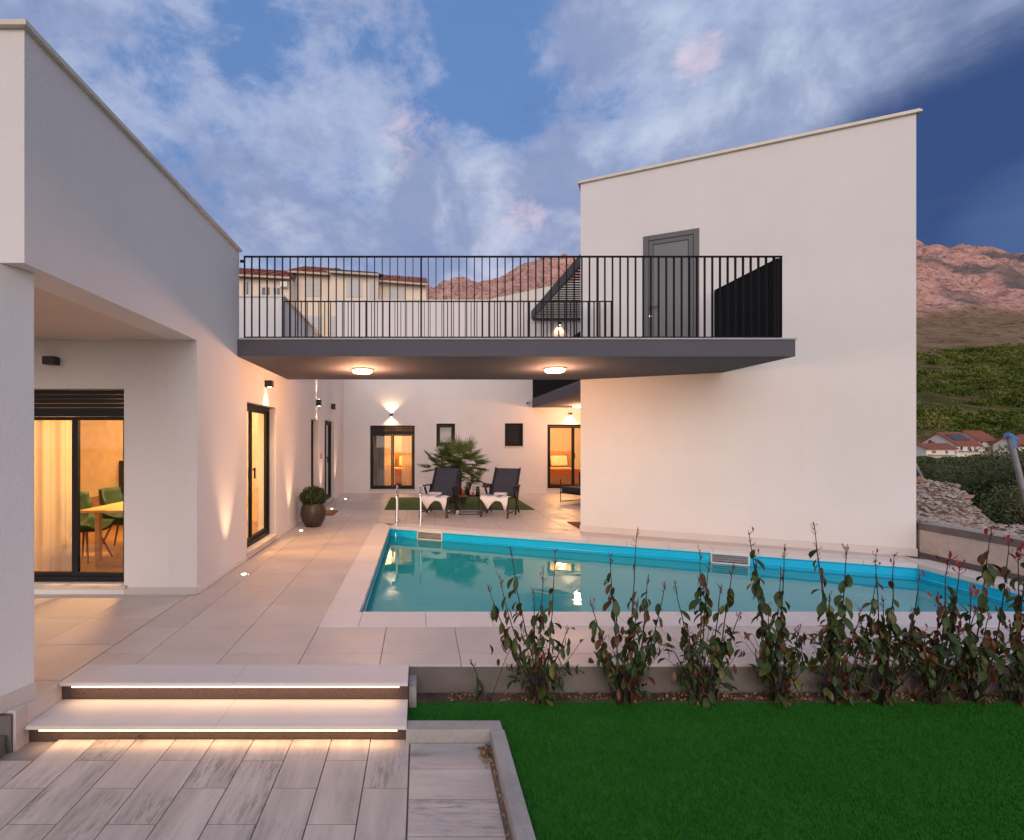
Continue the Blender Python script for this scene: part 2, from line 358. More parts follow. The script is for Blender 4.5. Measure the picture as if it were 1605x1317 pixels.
# ------------------------------------------------------------------ builders
def tag(o, label=None, cat=None, group=None, kind=None):
    if label: o['label'] = label
    if cat: o['category'] = cat
    if group: o['group'] = group
    if kind: o['kind'] = kind
    return o
def empty(name, loc=(0, 0, 0), rz=0, label=None, cat=None, group=None):
    o = bpy.data.objects.new(name, None); COL.objects.link(o); o.location = loc; o.rotation_euler = (0, 0, rz)
    return tag(o, label, cat, group)
def link(name, me, parent=None, loc=None, rot=None, scale=None):
    o = bpy.data.objects.new(name, me); COL.objects.link(o)
    if parent: o.parent = parent
    if loc is not None: o.location = loc
    if rot is not None: o.rotation_euler = rot
    if scale is not None: o.scale = scale
    return o
class MB:
    def __init__(s): s.v = []; s.f = []; s.mi = []; s.cur = 0
    def mat(s, i): s.cur = i; return s
    def face(s, *ix): s.f.append(tuple(ix)); s.mi.append(s.cur)
    def box(s, x0, x1, y0, y1, z0, z1):
        if x0 > x1: x0, x1 = x1, x0
        if y0 > y1: y0, y1 = y1, y0
        if z0 > z1: z0, z1 = z1, z0
        b = len(s.v)
        s.v += [(x0, y0, z0), (x1, y0, z0), (x1, y1, z0), (x0, y1, z0), (x0, y0, z1), (x1, y0, z1), (x1, y1, z1), (x0, y1, z1)]
        for f in ((0, 3, 2, 1), (4, 5, 6, 7), (0, 1, 5, 4), (1, 2, 6, 5), (2, 3, 7, 6), (3, 0, 4, 7)): s.face(*(b + i for i in f))
        return s
    def mbox(s, m, u0, u1, d0, d1, z0, z1):
        p = [m(u0, d0, z0), m(u1, d0, z0), m(u1, d1, z0), m(u0, d1, z0)]
        xs = [q[0] for q in p]; ys = [q[1] for q in p]
        return s.box(min(xs), max(xs), min(ys), max(ys), z0, z1)
    def prism(s, pts, z0, z1):
        a = sum(pts[i][0] * pts[(i + 1) % len(pts)][1] - pts[(i + 1) % len(pts)][0] * pts[i][1] for i in range(len(pts)))
        if a < 0: pts = pts[::-1]
        b = len(s.v); n = len(pts)
        s.v += [(x, y, z0) for x, y in pts] + [(x, y, z1) for x, y in pts]
        s.face(*[b + i for i in range(n)][::-1]); s.face(*[b + n + i for i in range(n)])
        for i in range(n): j = (i + 1) % n; s.face(b + i, b + j, b + n + j, b + n + i)
        return s
    def quad(s, *p):
        b = len(s.v); s.v += [tuple(q) for q in p]; s.face(*range(b, b + len(p))); return s
    def tube(s, pts, r, n=8, r1=None):
        pts = [Vector(p) for p in pts]; b = len(s.v); up = Vector((0, 0, 1)); prev = None
        for i, p in enumerate(pts):
            t = (pts[min(i + 1, len(pts) - 1)] - pts[max(i - 1, 0)]).normalized()
            a = t.cross(up)
            if a.length < .2: a = t.cross(Vector((1, 0, 0)))
            a.normalize()
            if prev and a.dot(prev) < 0: a = -a
            prev = a; c = t.cross(a)
            rr = r if r1 is None else r + (r1 - r) * i / (len(pts) - 1)
            for k in range(n):
                an = 2 * math.pi * k / n; s.v.append(tuple(p + (a * math.cos(an) + c * math.sin(an)) * rr))
        for i in range(len(pts) - 1):
            for k in range(n):
                j = (k + 1) % n; s.face(b + i * n + k, b + i * n + j, b + (i + 1) * n + j, b + (i + 1) * n + k)
        s.face(*[b + k for k in range(n)][::-1]); e = b + (len(pts) - 1) * n; s.face(*[e + k for k in range(n)])
        return s
    def lathe(s, prof, n=24, c=(0, 0), caps=True):
        b = len(s.v)
        for r, z in prof:
            for k in range(n): an = 2 * math.pi * k / n; s.v.append((c[0] + r * math.cos(an), c[1] + r * math.sin(an), z))
        for i in range(len(prof) - 1):
            for k in range(n):
                j = (k + 1) % n; s.face(b + i * n + k, b + i * n + j, b + (i + 1) * n + j, b + (i + 1) * n + k)
        if caps:
            s.face(*[b + k for k in range(n)][::-1]); e = b + (len(prof) - 1) * n; s.face(*[e + k for k in range(n)])
        return s
    def bar(s, a, b_, wx, wy):
        a = Vector(a); b_ = Vector(b_); t = (b_ - a).normalized(); u = t.cross(Vector((0, 0, 1)))
        if u.length < .1: u = Vector((1, 0, 0))
        u.normalize(); v = t.cross(u); q = len(s.v)
        for p in (a, b_):
            for i, j in ((-1, -1), (1, -1), (1, 1), (-1, 1)): s.v.append(tuple(p + u * wx / 2 * i + v * wy / 2 * j))
        for f in ((0, 1, 2, 3), (7, 6, 5, 4), (0, 4, 5, 1), (1, 5, 6, 2), (2, 6, 7, 3), (3, 7, 4, 0)): s.face(*(q + i for i in f))
        return s
    def mesh(s, name, mats, smooth=False, origin=None, merge=False, bevel=0):
        me = bpy.data.meshes.new(name)
        v = s.v if origin is None else [(x - origin[0], y - origin[1], z - origin[2]) for x, y, z in s.v]
        me.from_pydata(v, [], s.f)
        for mt in (mats if isinstance(mats, (list, tuple)) else [mats]): me.materials.append(M[mt] if isinstance(mt, str) else mt)
        me.polygons.foreach_set('material_index', s.mi)
        bm = bmesh.new(); bm.from_mesh(me)
        if merge: bmesh.ops.remove_doubles(bm, verts=bm.verts, dist=1e-4)
        bmesh.ops.recalc_face_normals(bm, faces=bm.faces)
        if bevel:
            ed = [e for e in bm.edges if len(e.link_faces) == 2 and e.calc_face_angle(0) > .6]
            bmesh.ops.bevel(bm, geom=ed, offset=bevel, segments=2, affect='EDGES', profile=.6)
        bm.to_mesh(me); bm.free()
        if smooth: me.polygons.foreach_set('use_smooth', [True] * len(me.polygons))
        return me
    def build(s, name, mats, parent=None, **k):
        org = k.pop('origin', None); loc = k.pop('loc', None); rot = k.pop('rot', None)
        if org == 'auto':
            xs = list(zip(*s.v)); org = tuple((min(a) + max(a)) / 2 for a in xs); org = (org[0], org[1], min(xs[2]))
        me = s.mesh(name, mats, origin=org, **k)
        return link(name, me, parent, loc if loc is not None else (org if org is not None else (0, 0, 0)), rot)
def P(px, py, Y): return ((px - VX) * Y / F, Y, EYE - (py - VY) * Y / F)

def wall_sheet(mp, us, zs, thick, holes, extra_u=(), extra_z=()):
    """solid wall of the given thickness with rectangular openings; mp(u, d, z) -> xyz"""
    U = sorted(set([us[0], us[1], *extra_u] + [h[0] for h in holes] + [h[1] for h in holes])); U = [u for u in U if us[0] <= u <= us[1]]
    Z = sorted(set([zs[0], zs[1], *extra_z] + [h[2] for h in holes] + [h[3] for h in holes])); Z = [z for z in Z if zs[0] <= z <= zs[1]]
    def solid(i, j):
        if i < 0 or j < 0 or i >= len(U) - 1 or j >= len(Z) - 1: return False
        u = (U[i] + U[i + 1]) / 2; z = (Z[j] + Z[j + 1]) / 2
        return not any(h[0] < u < h[1] and h[2] < z < h[3] for h in holes)
    b = MB()
    for i in range(len(U) - 1):
        for j in range(len(Z) - 1):
            if not solid(i, j): continue
            a, c, e, g = U[i], U[i + 1], Z[j], Z[j + 1]
            b.quad(mp(a, 0, e), mp(c, 0, e), mp(c, 0, g), mp(a, 0, g)); b.quad(mp(a, thick, e), mp(c, thick, e), mp(c, thick, g), mp(a, thick, g))
            if not solid(i - 1, j): b.quad(mp(a, 0, e), mp(a, thick, e), mp(a, thick, g), mp(a, 0, g))
            if not solid(i + 1, j): b.quad(mp(c, 0, e), mp(c, thick, e), mp(c, thick, g), mp(c, 0, g))
            if not solid(i, j - 1): b.quad(mp(a, 0, e), mp(c, 0, e), mp(c, thick, e), mp(a, thick, e))
            if not solid(i, j + 1): b.quad(mp(a, 0, g), mp(c, 0, g), mp(c, thick, g), mp(a, thick, g))
    return b
def window(parent, mp, u0, u1, z0, z1, d=.12, leaves=2, shutter=0., name='window', fw=.06, gl='glass', handle=True, sill=True, mull=None, split=None):
    f = MB(); t0, t1 = d, d + .07
    top = z1 - shutter
    f.mbox(mp, u0, u0 + fw, t0, t1, z0, z1); f.mbox(mp, u1 - fw, u1, t0, t1, z0, z1)
    f.mbox(mp, u0 + fw, u1 - fw, t0, t1, z0, z0 + fw * 1.15); f.mbox(mp, u0 + fw, u1 - fw, t0, t1, top - fw, top)
    W = f.build(name, 'graphite', parent, origin='auto', bevel=.004)
    org = Vector(W.location)
    def sub(nm, b, mt, **k):
        o = b.build(nm, mt, W, **k); o.location = Vector(o.location) - org; return o
    if shutter > 0:
        b = MB(); n = max(3, int(shutter / .045)); h = (shutter) / n
        for i in range(n):
            b.mbox(mp, u0 + fw, u1 - fw, t0 + .012 + .006 * (i % 2), t1 - .01, top + i * h, top + (i + 1) * h - .004)
        sub('roller_shutter', b, 'graphite')
    us = [u0 + fw + (u1 - u0 - 2 * fw) * i / leaves for i in range(leaves + 1)]
    if split: us = [u0 + fw] + split + [u1 - fw]
    for i in range(len(us) - 1):
        a, c = us[i], us[i + 1]; s_ = MB(); q = fw * .75; e = .004; tt = (t0 + .01 + .012 * (i % 2), t1 - .018 + .012 * (i % 2))
        zb, zt = z0 + fw * 1.15 + e, top - fw - e
        s_.mbox(mp, a + e, a + q, *tt, zb, zt); s_.mbox(mp, c - q, c - e, *tt, zb, zt)
        s_.mbox(mp, a + q, c - q, *tt, zb, zb + q); s_.mbox(mp, a + q, c - q, *tt, zt - q, zt)
        sub('sash', s_, 'graphite')
        p = MB(); dm = (tt[0] + tt[1]) / 2
        p.mbox(mp, a + q, c - q, dm - .004, dm + .004, zb + q, zt - q); sub('pane', p, gl)
    if handle:
        hh = MB(); hu = us[1] if len(us) > 2 else us[0] + fw * .8
        hz = z0 + (z1 - z0) * .47
        hh.mbox(mp, hu + .025, hu + .05, t0 - .03, t0 - .01, hz, hz + .16); hh.mbox(mp, hu + .03, hu + .045, t0 - .012, t0 + .01, hz + .12, hz + .15)
        sub('handle', hh, 'black')
    if sill:
        s_ = MB(); s_.mbox(mp, u0 - .03, u1 + .03, -.03, d, z0 - .032, z0 - .002); sub('sill', s_, 'stone_sill')
    return W
def light(kind, name, loc, power, color=(1, .62, .30), rad=.05, target=None, size=None, blend=.5, parent=None):
    l = bpy.data.lights.new(name, kind); l.energy = power; l.color = color
    l.shadow_soft_size = rad
    o = bpy.data.objects.new(name, l); COL.objects.link(o); o.location = loc
    if kind == 'SPOT': l.spot_size = R(size); l.spot_blend = blend
    if target is not None: o.rotation_euler = (Vector(target) - Vector(loc)).to_track_quat('-Z', 'Y').to_euler()
    if parent:
        o.parent = parent; o.location = Vector(loc) - Vector(parent.location)
    return o
WARM = (1.0, .60, .30)

# ------------------------------------------------------------------ terrain
xs = np.concatenate([np.linspace(-1500, -60, 70), np.linspace(-55, -10, 10), [-9.2, -8.9], np.linspace(-7, 7.28, 6), [7.35], np.linspace(8, 60, 24), np.linspace(64, 1500, 260)])
ys = np.concatenate([np.linspace(-120, 24, 20), np.linspace(28, 140, 26), np.linspace(144, 560, 90), np.linspace(564, 1100, 130)])
X, Y = np.meshgrid(xs, ys)
def vnoise(x, y, seed, oct=5, f0=1.):
    out = 0; amp = 1; rs = np.random.RandomState(seed)
    for o in range(oct):
        g = rs.rand(256, 256); fx = x * f0 * 2 ** o; fy = y * f0 * 2 ** o
        ix = np.floor(fx).astype(int); iy = np.floor(fy).astype(int); tx = fx - ix; ty = fy - iy
        tx = tx * tx * (3 - 2 * tx); ty = ty * ty * (3 - 2 * ty)
        a = g[ix % 256, iy % 256]; b = g[(ix + 1) % 256, iy % 256]; c = g[ix % 256, (iy + 1) % 256]; d = g[(ix + 1) % 256, (iy + 1) % 256]
        out = out + amp * ((a * (1 - tx) + b * tx) * (1 - ty) + (c * (1 - tx) + d * tx) * ty - .5); amp *= .5
    return out
def terr(X, Y):
    prof = np.interp(Y, [-200, 20, 120, 160, 350, 520, 640, 800, 1100], [-.6, -.6, -2.4, -.5, 66, 133, 205, 311, 250])
    rid = np.interp(X, [-1500, -700, -300, 0, 220, 400, 600, 790, 960, 1500], [.55, .62, .70, .80, .90, .95, .99, 1.02, .97, .85])
    t = np.clip((Y - 350) / 450, 0, 1); z = prof * (1 + (rid - 1) * t)
    rough = np.clip((Y - 480) / 150, 0, 1)
    gul = np.abs(vnoise(X + Y * .55, Y * .35 - X * .1, 5, 5, .012))
    z = z + rough * (gul * 38 - 10 + vnoise(X, Y, 9, 5, .03) * 22) + np.clip((Y - 150) / 100, 0, 1) * vnoise(X, Y, 3, 4, .02) * 6
    return z
Z = terr(X, Y)
Z = np.where((X > -9) & (X < 7.3) & (Y < 22), -2.2, Z)
me = bpy.data.meshes.new('terrain'); nx, ny = len(xs), len(ys)
vv = np.stack([X, Y, Z], -1).reshape(-1, 3)
idx = np.arange(nx * ny).reshape(ny, nx); fc = np.stack([idx[:-1, :-1], idx[:-1, 1:], idx[1:, 1:], idx[1:, :-1]], -1).reshape(-1, 4)
me.from_pydata(vv.tolist(), [], fc.tolist()); me.materials.append(M['terrain']); me.polygons.foreach_set('use_smooth', [True] * len(me.polygons))
o = link('terrain', me); tag(o, 'pink rocky mountain ridge above brown scrub and green hillside', kind='structure')

def tri_cloud(name, c, n, mat, parent=None, nrm_=None, loc=None):
    """c: (n,3) centres -> one leaf quad (two triangles) each"""
    me = bpy.data.meshes.new(name); rs = np.random.RandomState(len(c) % 9999)
    L = n[0] + rs.rand(len(c)) * (n[1] - n[0])
    a = rs.randn(len(c), 3); a /= np.linalg.norm(a, axis=1)[:, None]
    if nrm_ is not None: a = a * .8 + nrm_ * .9; a /= np.linalg.norm(a, axis=1)[:, None]
    b = np.cross(a, rs.randn(len(c), 3)); b /= np.linalg.norm(b, axis=1)[:, None]
    L = L[:, None]; q = np.stack([c - a * L * .5, c + b * L * .26, c + a * L * .5, c - b * L * .26], 1).reshape(-1, 3)
    me.vertices.add(len(q)); me.vertices.foreach_set('co', q.ravel().astype(np.float32))
    nf = len(c); me.loops.add(nf * 4); me.loops.foreach_set('vertex_index', np.arange(nf * 4, dtype=np.int32))
    me.polygons.add(nf); me.polygons.foreach_set('loop_start', np.arange(0, nf * 4, 4, dtype=np.int32)); me.polygons.foreach_set('loop_total', np.full(nf, 4, dtype=np.int32))
    me.update(calc_edges=True); me.materials.append(M[mat]); return link(name, me, parent, loc)
# hillside wood: clumps of foliage on the slope
rs = np.random.RandomState(4); n = 7000
hy = 150 + (rs.rand(n) ** .8) * 192; hx = hy * (.72 + rs.rand(n) * .78)
keep = vnoise(hx * .5, hy * 1.4, 21, 4, .03) > -.02 - .14 * (hy > 285)
hx, hy = hx[keep], hy[keep]; hz = terr(hx, hy); sz = .9 + rs.rand(len(hx)) ** 2 * 2.3
k = 30; off = rs.randn(len(hx), k, 3); off /= np.linalg.norm(off, axis=2)[:, :, None]; off *= (.55 + .45 * rs.rand(len(hx), k, 1)); off[:, :, 2] = np.abs(off[:, :, 2])
c = np.stack([hx, hy, hz], -1)[:, None, :] + off * sz[:, None, None] * np.array([1.3, 1.3, 1.0])
M['wood_leaf'] = plain('hillside_leaf', (.045, .078, .016), .9, var=.0)
m = Mat('hillside_foliage'); m.set(Roughness=1); m.b.inputs['Specular IOR Level'].default_value = 0
a = m.ramp(m.noise(.09, 5, .6), [(.34, (.035, .060, .012)), (.5, (.105, .135, .030)), (.66, (.24, .22, .07))]); m.color(a); M['wood_leaf'] = m.m
o = tri_cloud('hillside_wood', c.reshape(-1, 3), (.6, 1.5), 'wood_leaf', nrm_=off.reshape(-1, 3)); tag(o, 'green scrub wood covering the lower hillside', 'wood', kind='stuff')

# distant houses on the right
def gable_house(name, label, x0, x1, y0, y1, z0, ze, zr, ridge='y', wins=(), chim=None, extra=None):
    e = empty(name, ((x0 + x1) / 2, y0, z0), 0, label, 'house'); e['group'] = 'houses below the hillside'
    ox, oy, oz = e.location; s = MB()
    if ridge == 'y':
        xm = (x0 + x1) / 2
        pts = [(x0, z0), (x1, z0), (x1, ze), (xm, zr), (x0, ze)]
        b = len(s.v)
        s.v += [(x, y0, z) for x, z in pts] + [(x, y1, z) for x, z in pts]; s.face(0, 1, 2, 3, 4); s.face(9, 8, 7, 6, 5)
        for i in range(5): j = (i + 1) % 5; s.face(i, j, 5 + j, 5 + i)
        r = MB(); t = .25
        for sx in (-1, 1):
            xe = (x0 - .5) if sx < 0 else (x1 + .5); sl_ = (zr - ze) / ((x1 - x0) / 2); zee = ze - .5 * sl_
            r.v += [(xe, y0 - .5, zee + .02), (xm, y0 - .5, zr + .02), (xm, y1 + .5, zr + .02), (xe, y1 + .5, zee + .02), (xe, y0 - .5, zee + t), (xm, y0 - .5, zr + t), (xm, y1 + .5, zr + t), (xe, y1 + .5, zee + t)]
            q = len(r.v) - 8
            for f in ((0, 1, 2, 3), (4, 5, 6, 7), (0, 1, 5, 4), (1, 2, 6, 5), (2, 3, 7, 6), (3, 0, 4, 7)): r.face(*(q + i for i in f))
    else:
        ym = (y0 + y1) / 2; s.box(x0, x1, y0, y1, z0, ze); r = MB(); t = .25
        s.v += [(x0, y0, ze), (x0, y1, ze), (x0, ym, zr), (x1, y0, ze), (x1, y1, ze), (x1, ym, zr)]; q = 8
        s.face(q, q + 1, q + 2); s.face(q + 3, q + 4, q + 5)
        for sy in (-1, 1):
            ye = (y0 - .6) if sy < 0 else (y1 + .6); zee = ze - .6 * (zr - ze) / ((y1 - y0) / 2)
            r.v += [(x0 - .4, ye, zee + .02), (x1 + .4, ye, zee + .02), (x1 + .4, ym, zr + .02), (x0 - .4, ym, zr + .02), (x0 - .4, ye, zee + t), (x1 + .4, ye, zee + t), (x1 + .4, ym, zr + t), (x0 - .4, ym, zr + t)]
            q = len(r.v) - 8
            for f in ((0, 1, 2, 3), (4, 5, 6, 7), (0, 1, 5, 4), (1, 2, 6, 5), (2, 3, 7, 6), (3, 0, 4, 7)): r.face(*(q + i for i in f))
    def pt(nm, b, mt):
        o = b.build(nm, mt, e); o.location = -Vector(e.location); return o
    pt('wall', s, 'far_white'); pt('roof', r, 'roof')
    for wx0, wx1, wz0, wz1 in wins:
        wf = MB(); wf.box(wx0, wx1, y0 - .06, y0 + .05, wz0, wz1); wo_ = pt('window', wf, 'shutter')
        pn = MB(); pn.box(wx0 + .12, wx1 - .12, y0 - .09, y0 - .062, wz0 + .12, wz1 - .12); p_ = pn.build('pane', 'dark_win', wo_)
    if chim: c_ = MB(); c_.box(*chim); pt('chimney', c_, 'roof')
    if extra: extra(pt)
    return e
def fx(px, Y=120.): return (px - VX) * Y / F
def fz(py, Y=120.): return EYE - (py - VY) * Y / F
def exA(pt):
    b = MB(); b.box(fx(1492), fx(1530), 118.4, 120, fz(703), fz(701)); pt('balcony', b, 'roof_trim')
    for q in range(12): b = MB(); x = fx(1493) + q * .5; 
def gh(name, label, pc, Y0, pb, pr, ye, ya, yb, wins=(), gw=(), chim=None, solar=False):
    """house whose plain gable faces -X and whose roof slope faces -Y: pc near corner, pb back corner, pr right corner"""
    x0 = fx(pc, Y0); y1 = x0 * F / (pb - VX); x1 = fx(pr, Y0); ym = (Y0 + y1) / 2
    za = EYE - (ya - VY) * ym / F
    def ex(pt):
        for (py_, z0_, z1_) in gw:
            b = MB(); b.box(x0 - .06, x0 + .05, py_ - .4, py_ + .4, z0_, z1_); o = pt('window', b, 'shutter'); b = MB(); b.box(x0 - .09, x0 - .062, py_ - .3, py_ + .3, z0_ + .1, z1_ - .1); b.build('pane', 'dark_win', o)
        if solar:
            b = MB(); ze_ = fz(ye, Y0); k0, k1 = .25, .75; f_ = lambda t: (Y0 + (ym - Y0) * t, ze_ + (za - ze_) * t + .35)
            (ya0, za0), (ya1, za1) = f_(k0), f_(k1)
            b.v += [(x0 + .6, ya0, za0), (x1 - .8, ya0, za0), (x1 - .8, ya1, za1), (x0 + .6, ya1, za1)]; b.v += [(q[0], q[1], q[2] + .06) for q in b.v[:4]]
            for f in ((0, 3, 2, 1), (4, 5, 6, 7), (0, 1, 5, 4), (1, 2, 6, 5), (2, 3, 7, 6), (3, 0, 4, 7)): b.face(*f)
            pt('solar_panel', b, 'solar')
        if wins:
            b = MB(); zf_ = fz(ye + 9, Y0); b.box(x0 + .2, x1 - .1, Y0 - 1.1, Y0 - .001, zf_ - .12, zf_); pt('balcony', b, 'far_white')
            for k in range(int((x1 - x0) / .35)):
                b = MB(); b.box(x0 + .2 + k * .35, x0 + .25 + k * .35, Y0 - 1.08, Y0 - 1.03, zf_ + .001, zf_ + .7); pt('baluster', b, 'shutter')
    W = [(fx(a, Y0), fx(c, Y0), fz(t1, Y0), fz(t0, Y0)) for a, c, t0, t1 in wins]
    return gable_house(name, label, x0, x1, Y0, y1, fz(yb, Y0), fz(ye, Y0), za, 'x', wins=W, chim=chim, extra=ex)
gh('gabled_house', 'far pale house with wide plain gable and solar panels, nearest the plastered block', 1500, 115, 1441, 1534, 697, 679, 724, wins=[(1504, 1509, 690.5 + 9, 706), (1516, 1522, 700, 707), (1526, 1530, 700, 708)], gw=[(121, .9, 1.7)], solar=True)
gh('hipped_house', 'far house with the brightest red roof above dark upstairs windows, middle of the group', 1533, 118, 1490, 1558, 690, 676.5, 724, wins=[(1536, 1540, 692, 696), (1547, 1553, 692, 698), (1543, 1549, 702, 709)], gw=[(121.5, 1.2, 2.0)])
gh('porch_house', 'low far house with brown-red roof at the foot of the wide gable', 1452, 108, 1425, 1496, 703, 696.5, 724, wins=[(1460, 1467, 706, 711), (1481, 1486, 706, 712)], chim=(fx(1462, 110), fx(1462, 110) + .7, 110.2, 111, fz(700, 108), fz(692, 108)))
gh('garage_house', 'far grey-cream house with plain gable wall behind the leaning pole', 1592, 112, 1556, 1612, 697, 686, 724)
gh('tiled_house', 'far white house with red tiled roof at the right picture edge', 1604, 122, 1588, 1680, 693, 683, 724, wins=[(1608, 1614, 697, 703), (1622, 1630, 697, 703)])

# neighbouring row above the bridge
NY = 34.
def nx_(px): return (px - VX) * NY / F
def nz_(py): return EYE - (py - VY) * NY / F
def row_house(name, label, x0, x1, ytop0, ytop1, wins, mat_='cream', roof='roof', rise_=1.75, depth=8, yo=0):
    Yf = NY + yo; X0, X1 = (x0 - VX) * Yf / F, (x1 - VX) * Yf / F
    e = empty(name, ((X0 + X1) / 2, Yf, -.6), 0, label, 'house', 'row of cream houses beyond the bridge'); L = Vector(e.location)
    def pt(nm, b, mt, par=None):
        o = b.build(nm, mt, par or e)
        if par is None: o.location = -L
        return o
    zf = lambda py: EYE - (py - VY) * Yf / F
    za, zb = zf(ytop0), zf(ytop1)
    b = MB(); b.v += [(X0, Yf, -.6), (X1, Yf, -.6), (X1, Yf, zb), (X0, Yf, za), (X0, Yf + depth, -.6), (X1, Yf + depth, -.6), (X1, Yf + depth, zb), (X0, Yf + depth, za)]
    for f in ((0, 1, 2, 3), (4, 5, 6, 7), (0, 1, 5, 4), (1, 2, 6, 5), (2, 3, 7, 6), (3, 0, 4, 7)): b.face(*f)
    pt('wall', b, mat_)
    b = MB(); t = .12; rise = rise_; fr = Yf - .45
    ya, yb = za - .1, zb - .1
    b.v += [(X0 - .1, fr, ya), (X1 + .1, fr, yb), (X1 + .1, Yf + depth / 2, yb + rise), (X0 - .1, Yf + depth / 2, ya + rise)]
    b.v += [(x, y, z + t) for x, y, z in b.v[:4]]
    for f in ((0, 1, 2, 3), (4, 5, 6, 7), (0, 1, 5, 4), (1, 2, 6, 5), (2, 3, 7, 6), (3, 0, 4, 7)): b.face(*f)
    n = int((X1 - X0) / .24)
    for i in range(n):
        x = X0 + (X1 - X0) * (i + .5) / n; q = (i + .5) / n; z = ya + (yb - ya) * q + t
        b.tube([(x, fr - .02, z), (x, Yf + depth / 2, z + rise)], .065, 5)
    pt('roof', b, roof)
    b = MB(); b.bar((X0 - .1, fr - .06, ya - .02), (X1 + .1, fr - .06, yb - .02), .1, .12); pt('gutter', b, 'roof_trim')
    for (a, c, t0, t1, kind) in wins:
        w0, w1 = (a - VX) * Yf / F, (c - VX) * Yf / F
        f_ = MB(); f_.box(w0, w1, Yf - .05, Yf + .05, zf(t1), zf(t0)); W = pt('window', f_, 'shutter')
        if kind == 'd':
            p = MB(); p.box(w0 + .1, (w0 + w1) / 2 - .04, Yf - .08, Yf - .052, zf(t1) + .1, zf(t0) - .1); p.box((w0 + w1) / 2 + .04, w1 - .1, Yf - .08, Yf - .052, zf(t1) + .1, zf(t0) - .1); pt('pane', p, 'dark_win', W)
        else:
            p = MB()
            nn = 12
            for i in range(nn):
                h = (zf(t0) - zf(t1) - .16) / nn; p.box(w0 + .08, w1 - .08, Yf - .075, Yf - .052, zf(t1) + .08 + i * h, zf(t1) + .08 + (i + .85) * h)
            pt('shutter', p, 'shutter', W)
    return e, pt, zf
e, pt, zf = row_house('terraced_house', 'cream house with red tiled roof, dark paired windows and orange-edged balcony', 330, 456, 430, 437, [(409, 425, 449, 468, 'd'), (427, 441, 450, 468, 'd'), (380, 392, 440, 488, 'd')], yo=-1)
Yb = NY - 1
b = MB(); b.box((330 - VX) * Yb / F, (436 - VX) * Yb / F, Yb - 1.3, Yb, zf(495), zf(486)); pt('balcony', b, 'wood')
for i in range(14): b = MB(); x = (332 - VX) * Yb / F + i * .32; b.box(x, x + .05, Yb - 1.28, Yb - 1.23, zf(486), zf(481)); pt('baluster', b, 'roof_trim')
b = MB(); b.box((441 - VX) * Yb / F, (452 - VX) * Yb / F, Yb - .35, Yb - .001, zf(452), zf(444)); pt('air_conditioner', b, 'white_plastic')
row_house('terraced_house', 'cream house with tall pale roller shutters next to the drainpipe corner', 456, 518, 427, 431, [(480, 504, 439, 465, 's'), (482, 505, 495, 524, 's'), (460, 468, 440, 470, 's')], yo=0)
row_house('terraced_house', 'cream house with projecting bay and dark grey eaves in the middle of the row', 518, 592, 427, 432, [(543, 568, 438, 466, 's'), (578, 590, 441, 470, 's'), (516.5, 527, 495, 525, 's')], yo=-.6, roof='solar', rise_=1.35)
row_house('terraced_house', 'cream house with low red roof at the right end of the row', 592, 668, 441, 447, [(608, 636, 450, 470, 's')], yo=.8)

# ------------------------------------------------------------------ site ground and pool
XL = -2.39; YB = 15.6
POOL = [(-.60, 4.80), (6.61, 4.80), (6.60, 6.67), (-.59, 9.62)]
def clip(poly, n, d):
    out = []
    for i in range(len(poly)):
        a, b = poly[i], poly[(i + 1) % len(poly)]; da = n[0] * a[0] + n[1] * a[1] - d; db = n[0] * b[0] + n[1] * b[1] - d
        if da >= 0: out.append(a)
        if (da > 0 > db) or (da < 0 < db): t = da / (da - db); out.append((a[0] + (b[0] - a[0]) * t, a[1] + (b[1] - a[1]) * t))
    return out
def area(p): return abs(sum(p[i][0] * p[(i + 1) % len(p)][1] - p[(i + 1) % len(p)][0] * p[i][1] for i in range(len(p)))) / 2
# terrace substructure: sheets round the pool hole
b = MB(); z0, z1 = -.5, -.018
b.prism([(-2.46, 3.52), (-.085, 3.52), (-.085, 3.9), (8.0, 3.9), (8, 4.80), (-.60, 4.80), (-.59, 9.62), (-.59, 15.6), (-2.46, 15.6)], z0, z1)
b.prism([(-8, 3.06), (-2.4605, 3.06), (-2.4605, 15.6), (-8, 15.6)], z0, z1)
b.prism([(-.5895, 9.62), (6.6, 6.67), (8, 6.67), (8, 15.6), (-.5895, 15.6)], z0, z1)
b.prism([(6.6105, 4.801), (8, 4.801), (8, 6.669), (6.601, 6.669)], z0, z1)
terr_o = b.build('terrace', 'grout'); tag(terr_o, 'tiled pool terrace', kind='structure')
def tile(poly, mt='tile', z0=-.017, z1=0., name='tile', par=None, gap=.0025, dz=True):
    if len(poly) < 3 or area(poly) < .006: return
    cx = sum(p[0] for p in poly) / len(poly); cy = sum(p[1] for p in poly) / len(poly)
    # shrink by moving each edge in
    a = sum(poly[i][0] * poly[(i + 1) % len(poly)][1] - poly[(i + 1) % len(poly)][0] * poly[i][1] for i in range(len(poly)))
    if a < 0: poly = poly[::-1]
    q = poly[:]
    for i in range(len(poly)):
        p0, p1 = poly[i], poly[(i + 1) % len(poly)]; dx, dy = p1[0] - p0[0], p1[1] - p0[1]; l = math.hypot(dx, dy)
        if l < 1e-6: continue
        n = (-dy / l, dx / l); q = clip(q, n, n[0] * p0[0] + n[1] * p0[1] + gap)
    if len(q) < 3 or area(q) < .004: return
    z = z1 + (rnd.uniform(-.0006, .0006) if dz else 0)
    b = MB(); b.prism([(x - cx, y - cy) for x, y in q], z0 - z, 0)
    return link(name, b.mesh(name, mt, bevel=.0012 if area(q) > .02 else 0), par, (cx, cy, z))
NF = (.4104, 1.0)  # normal of pool far edge / right block (towards the back)
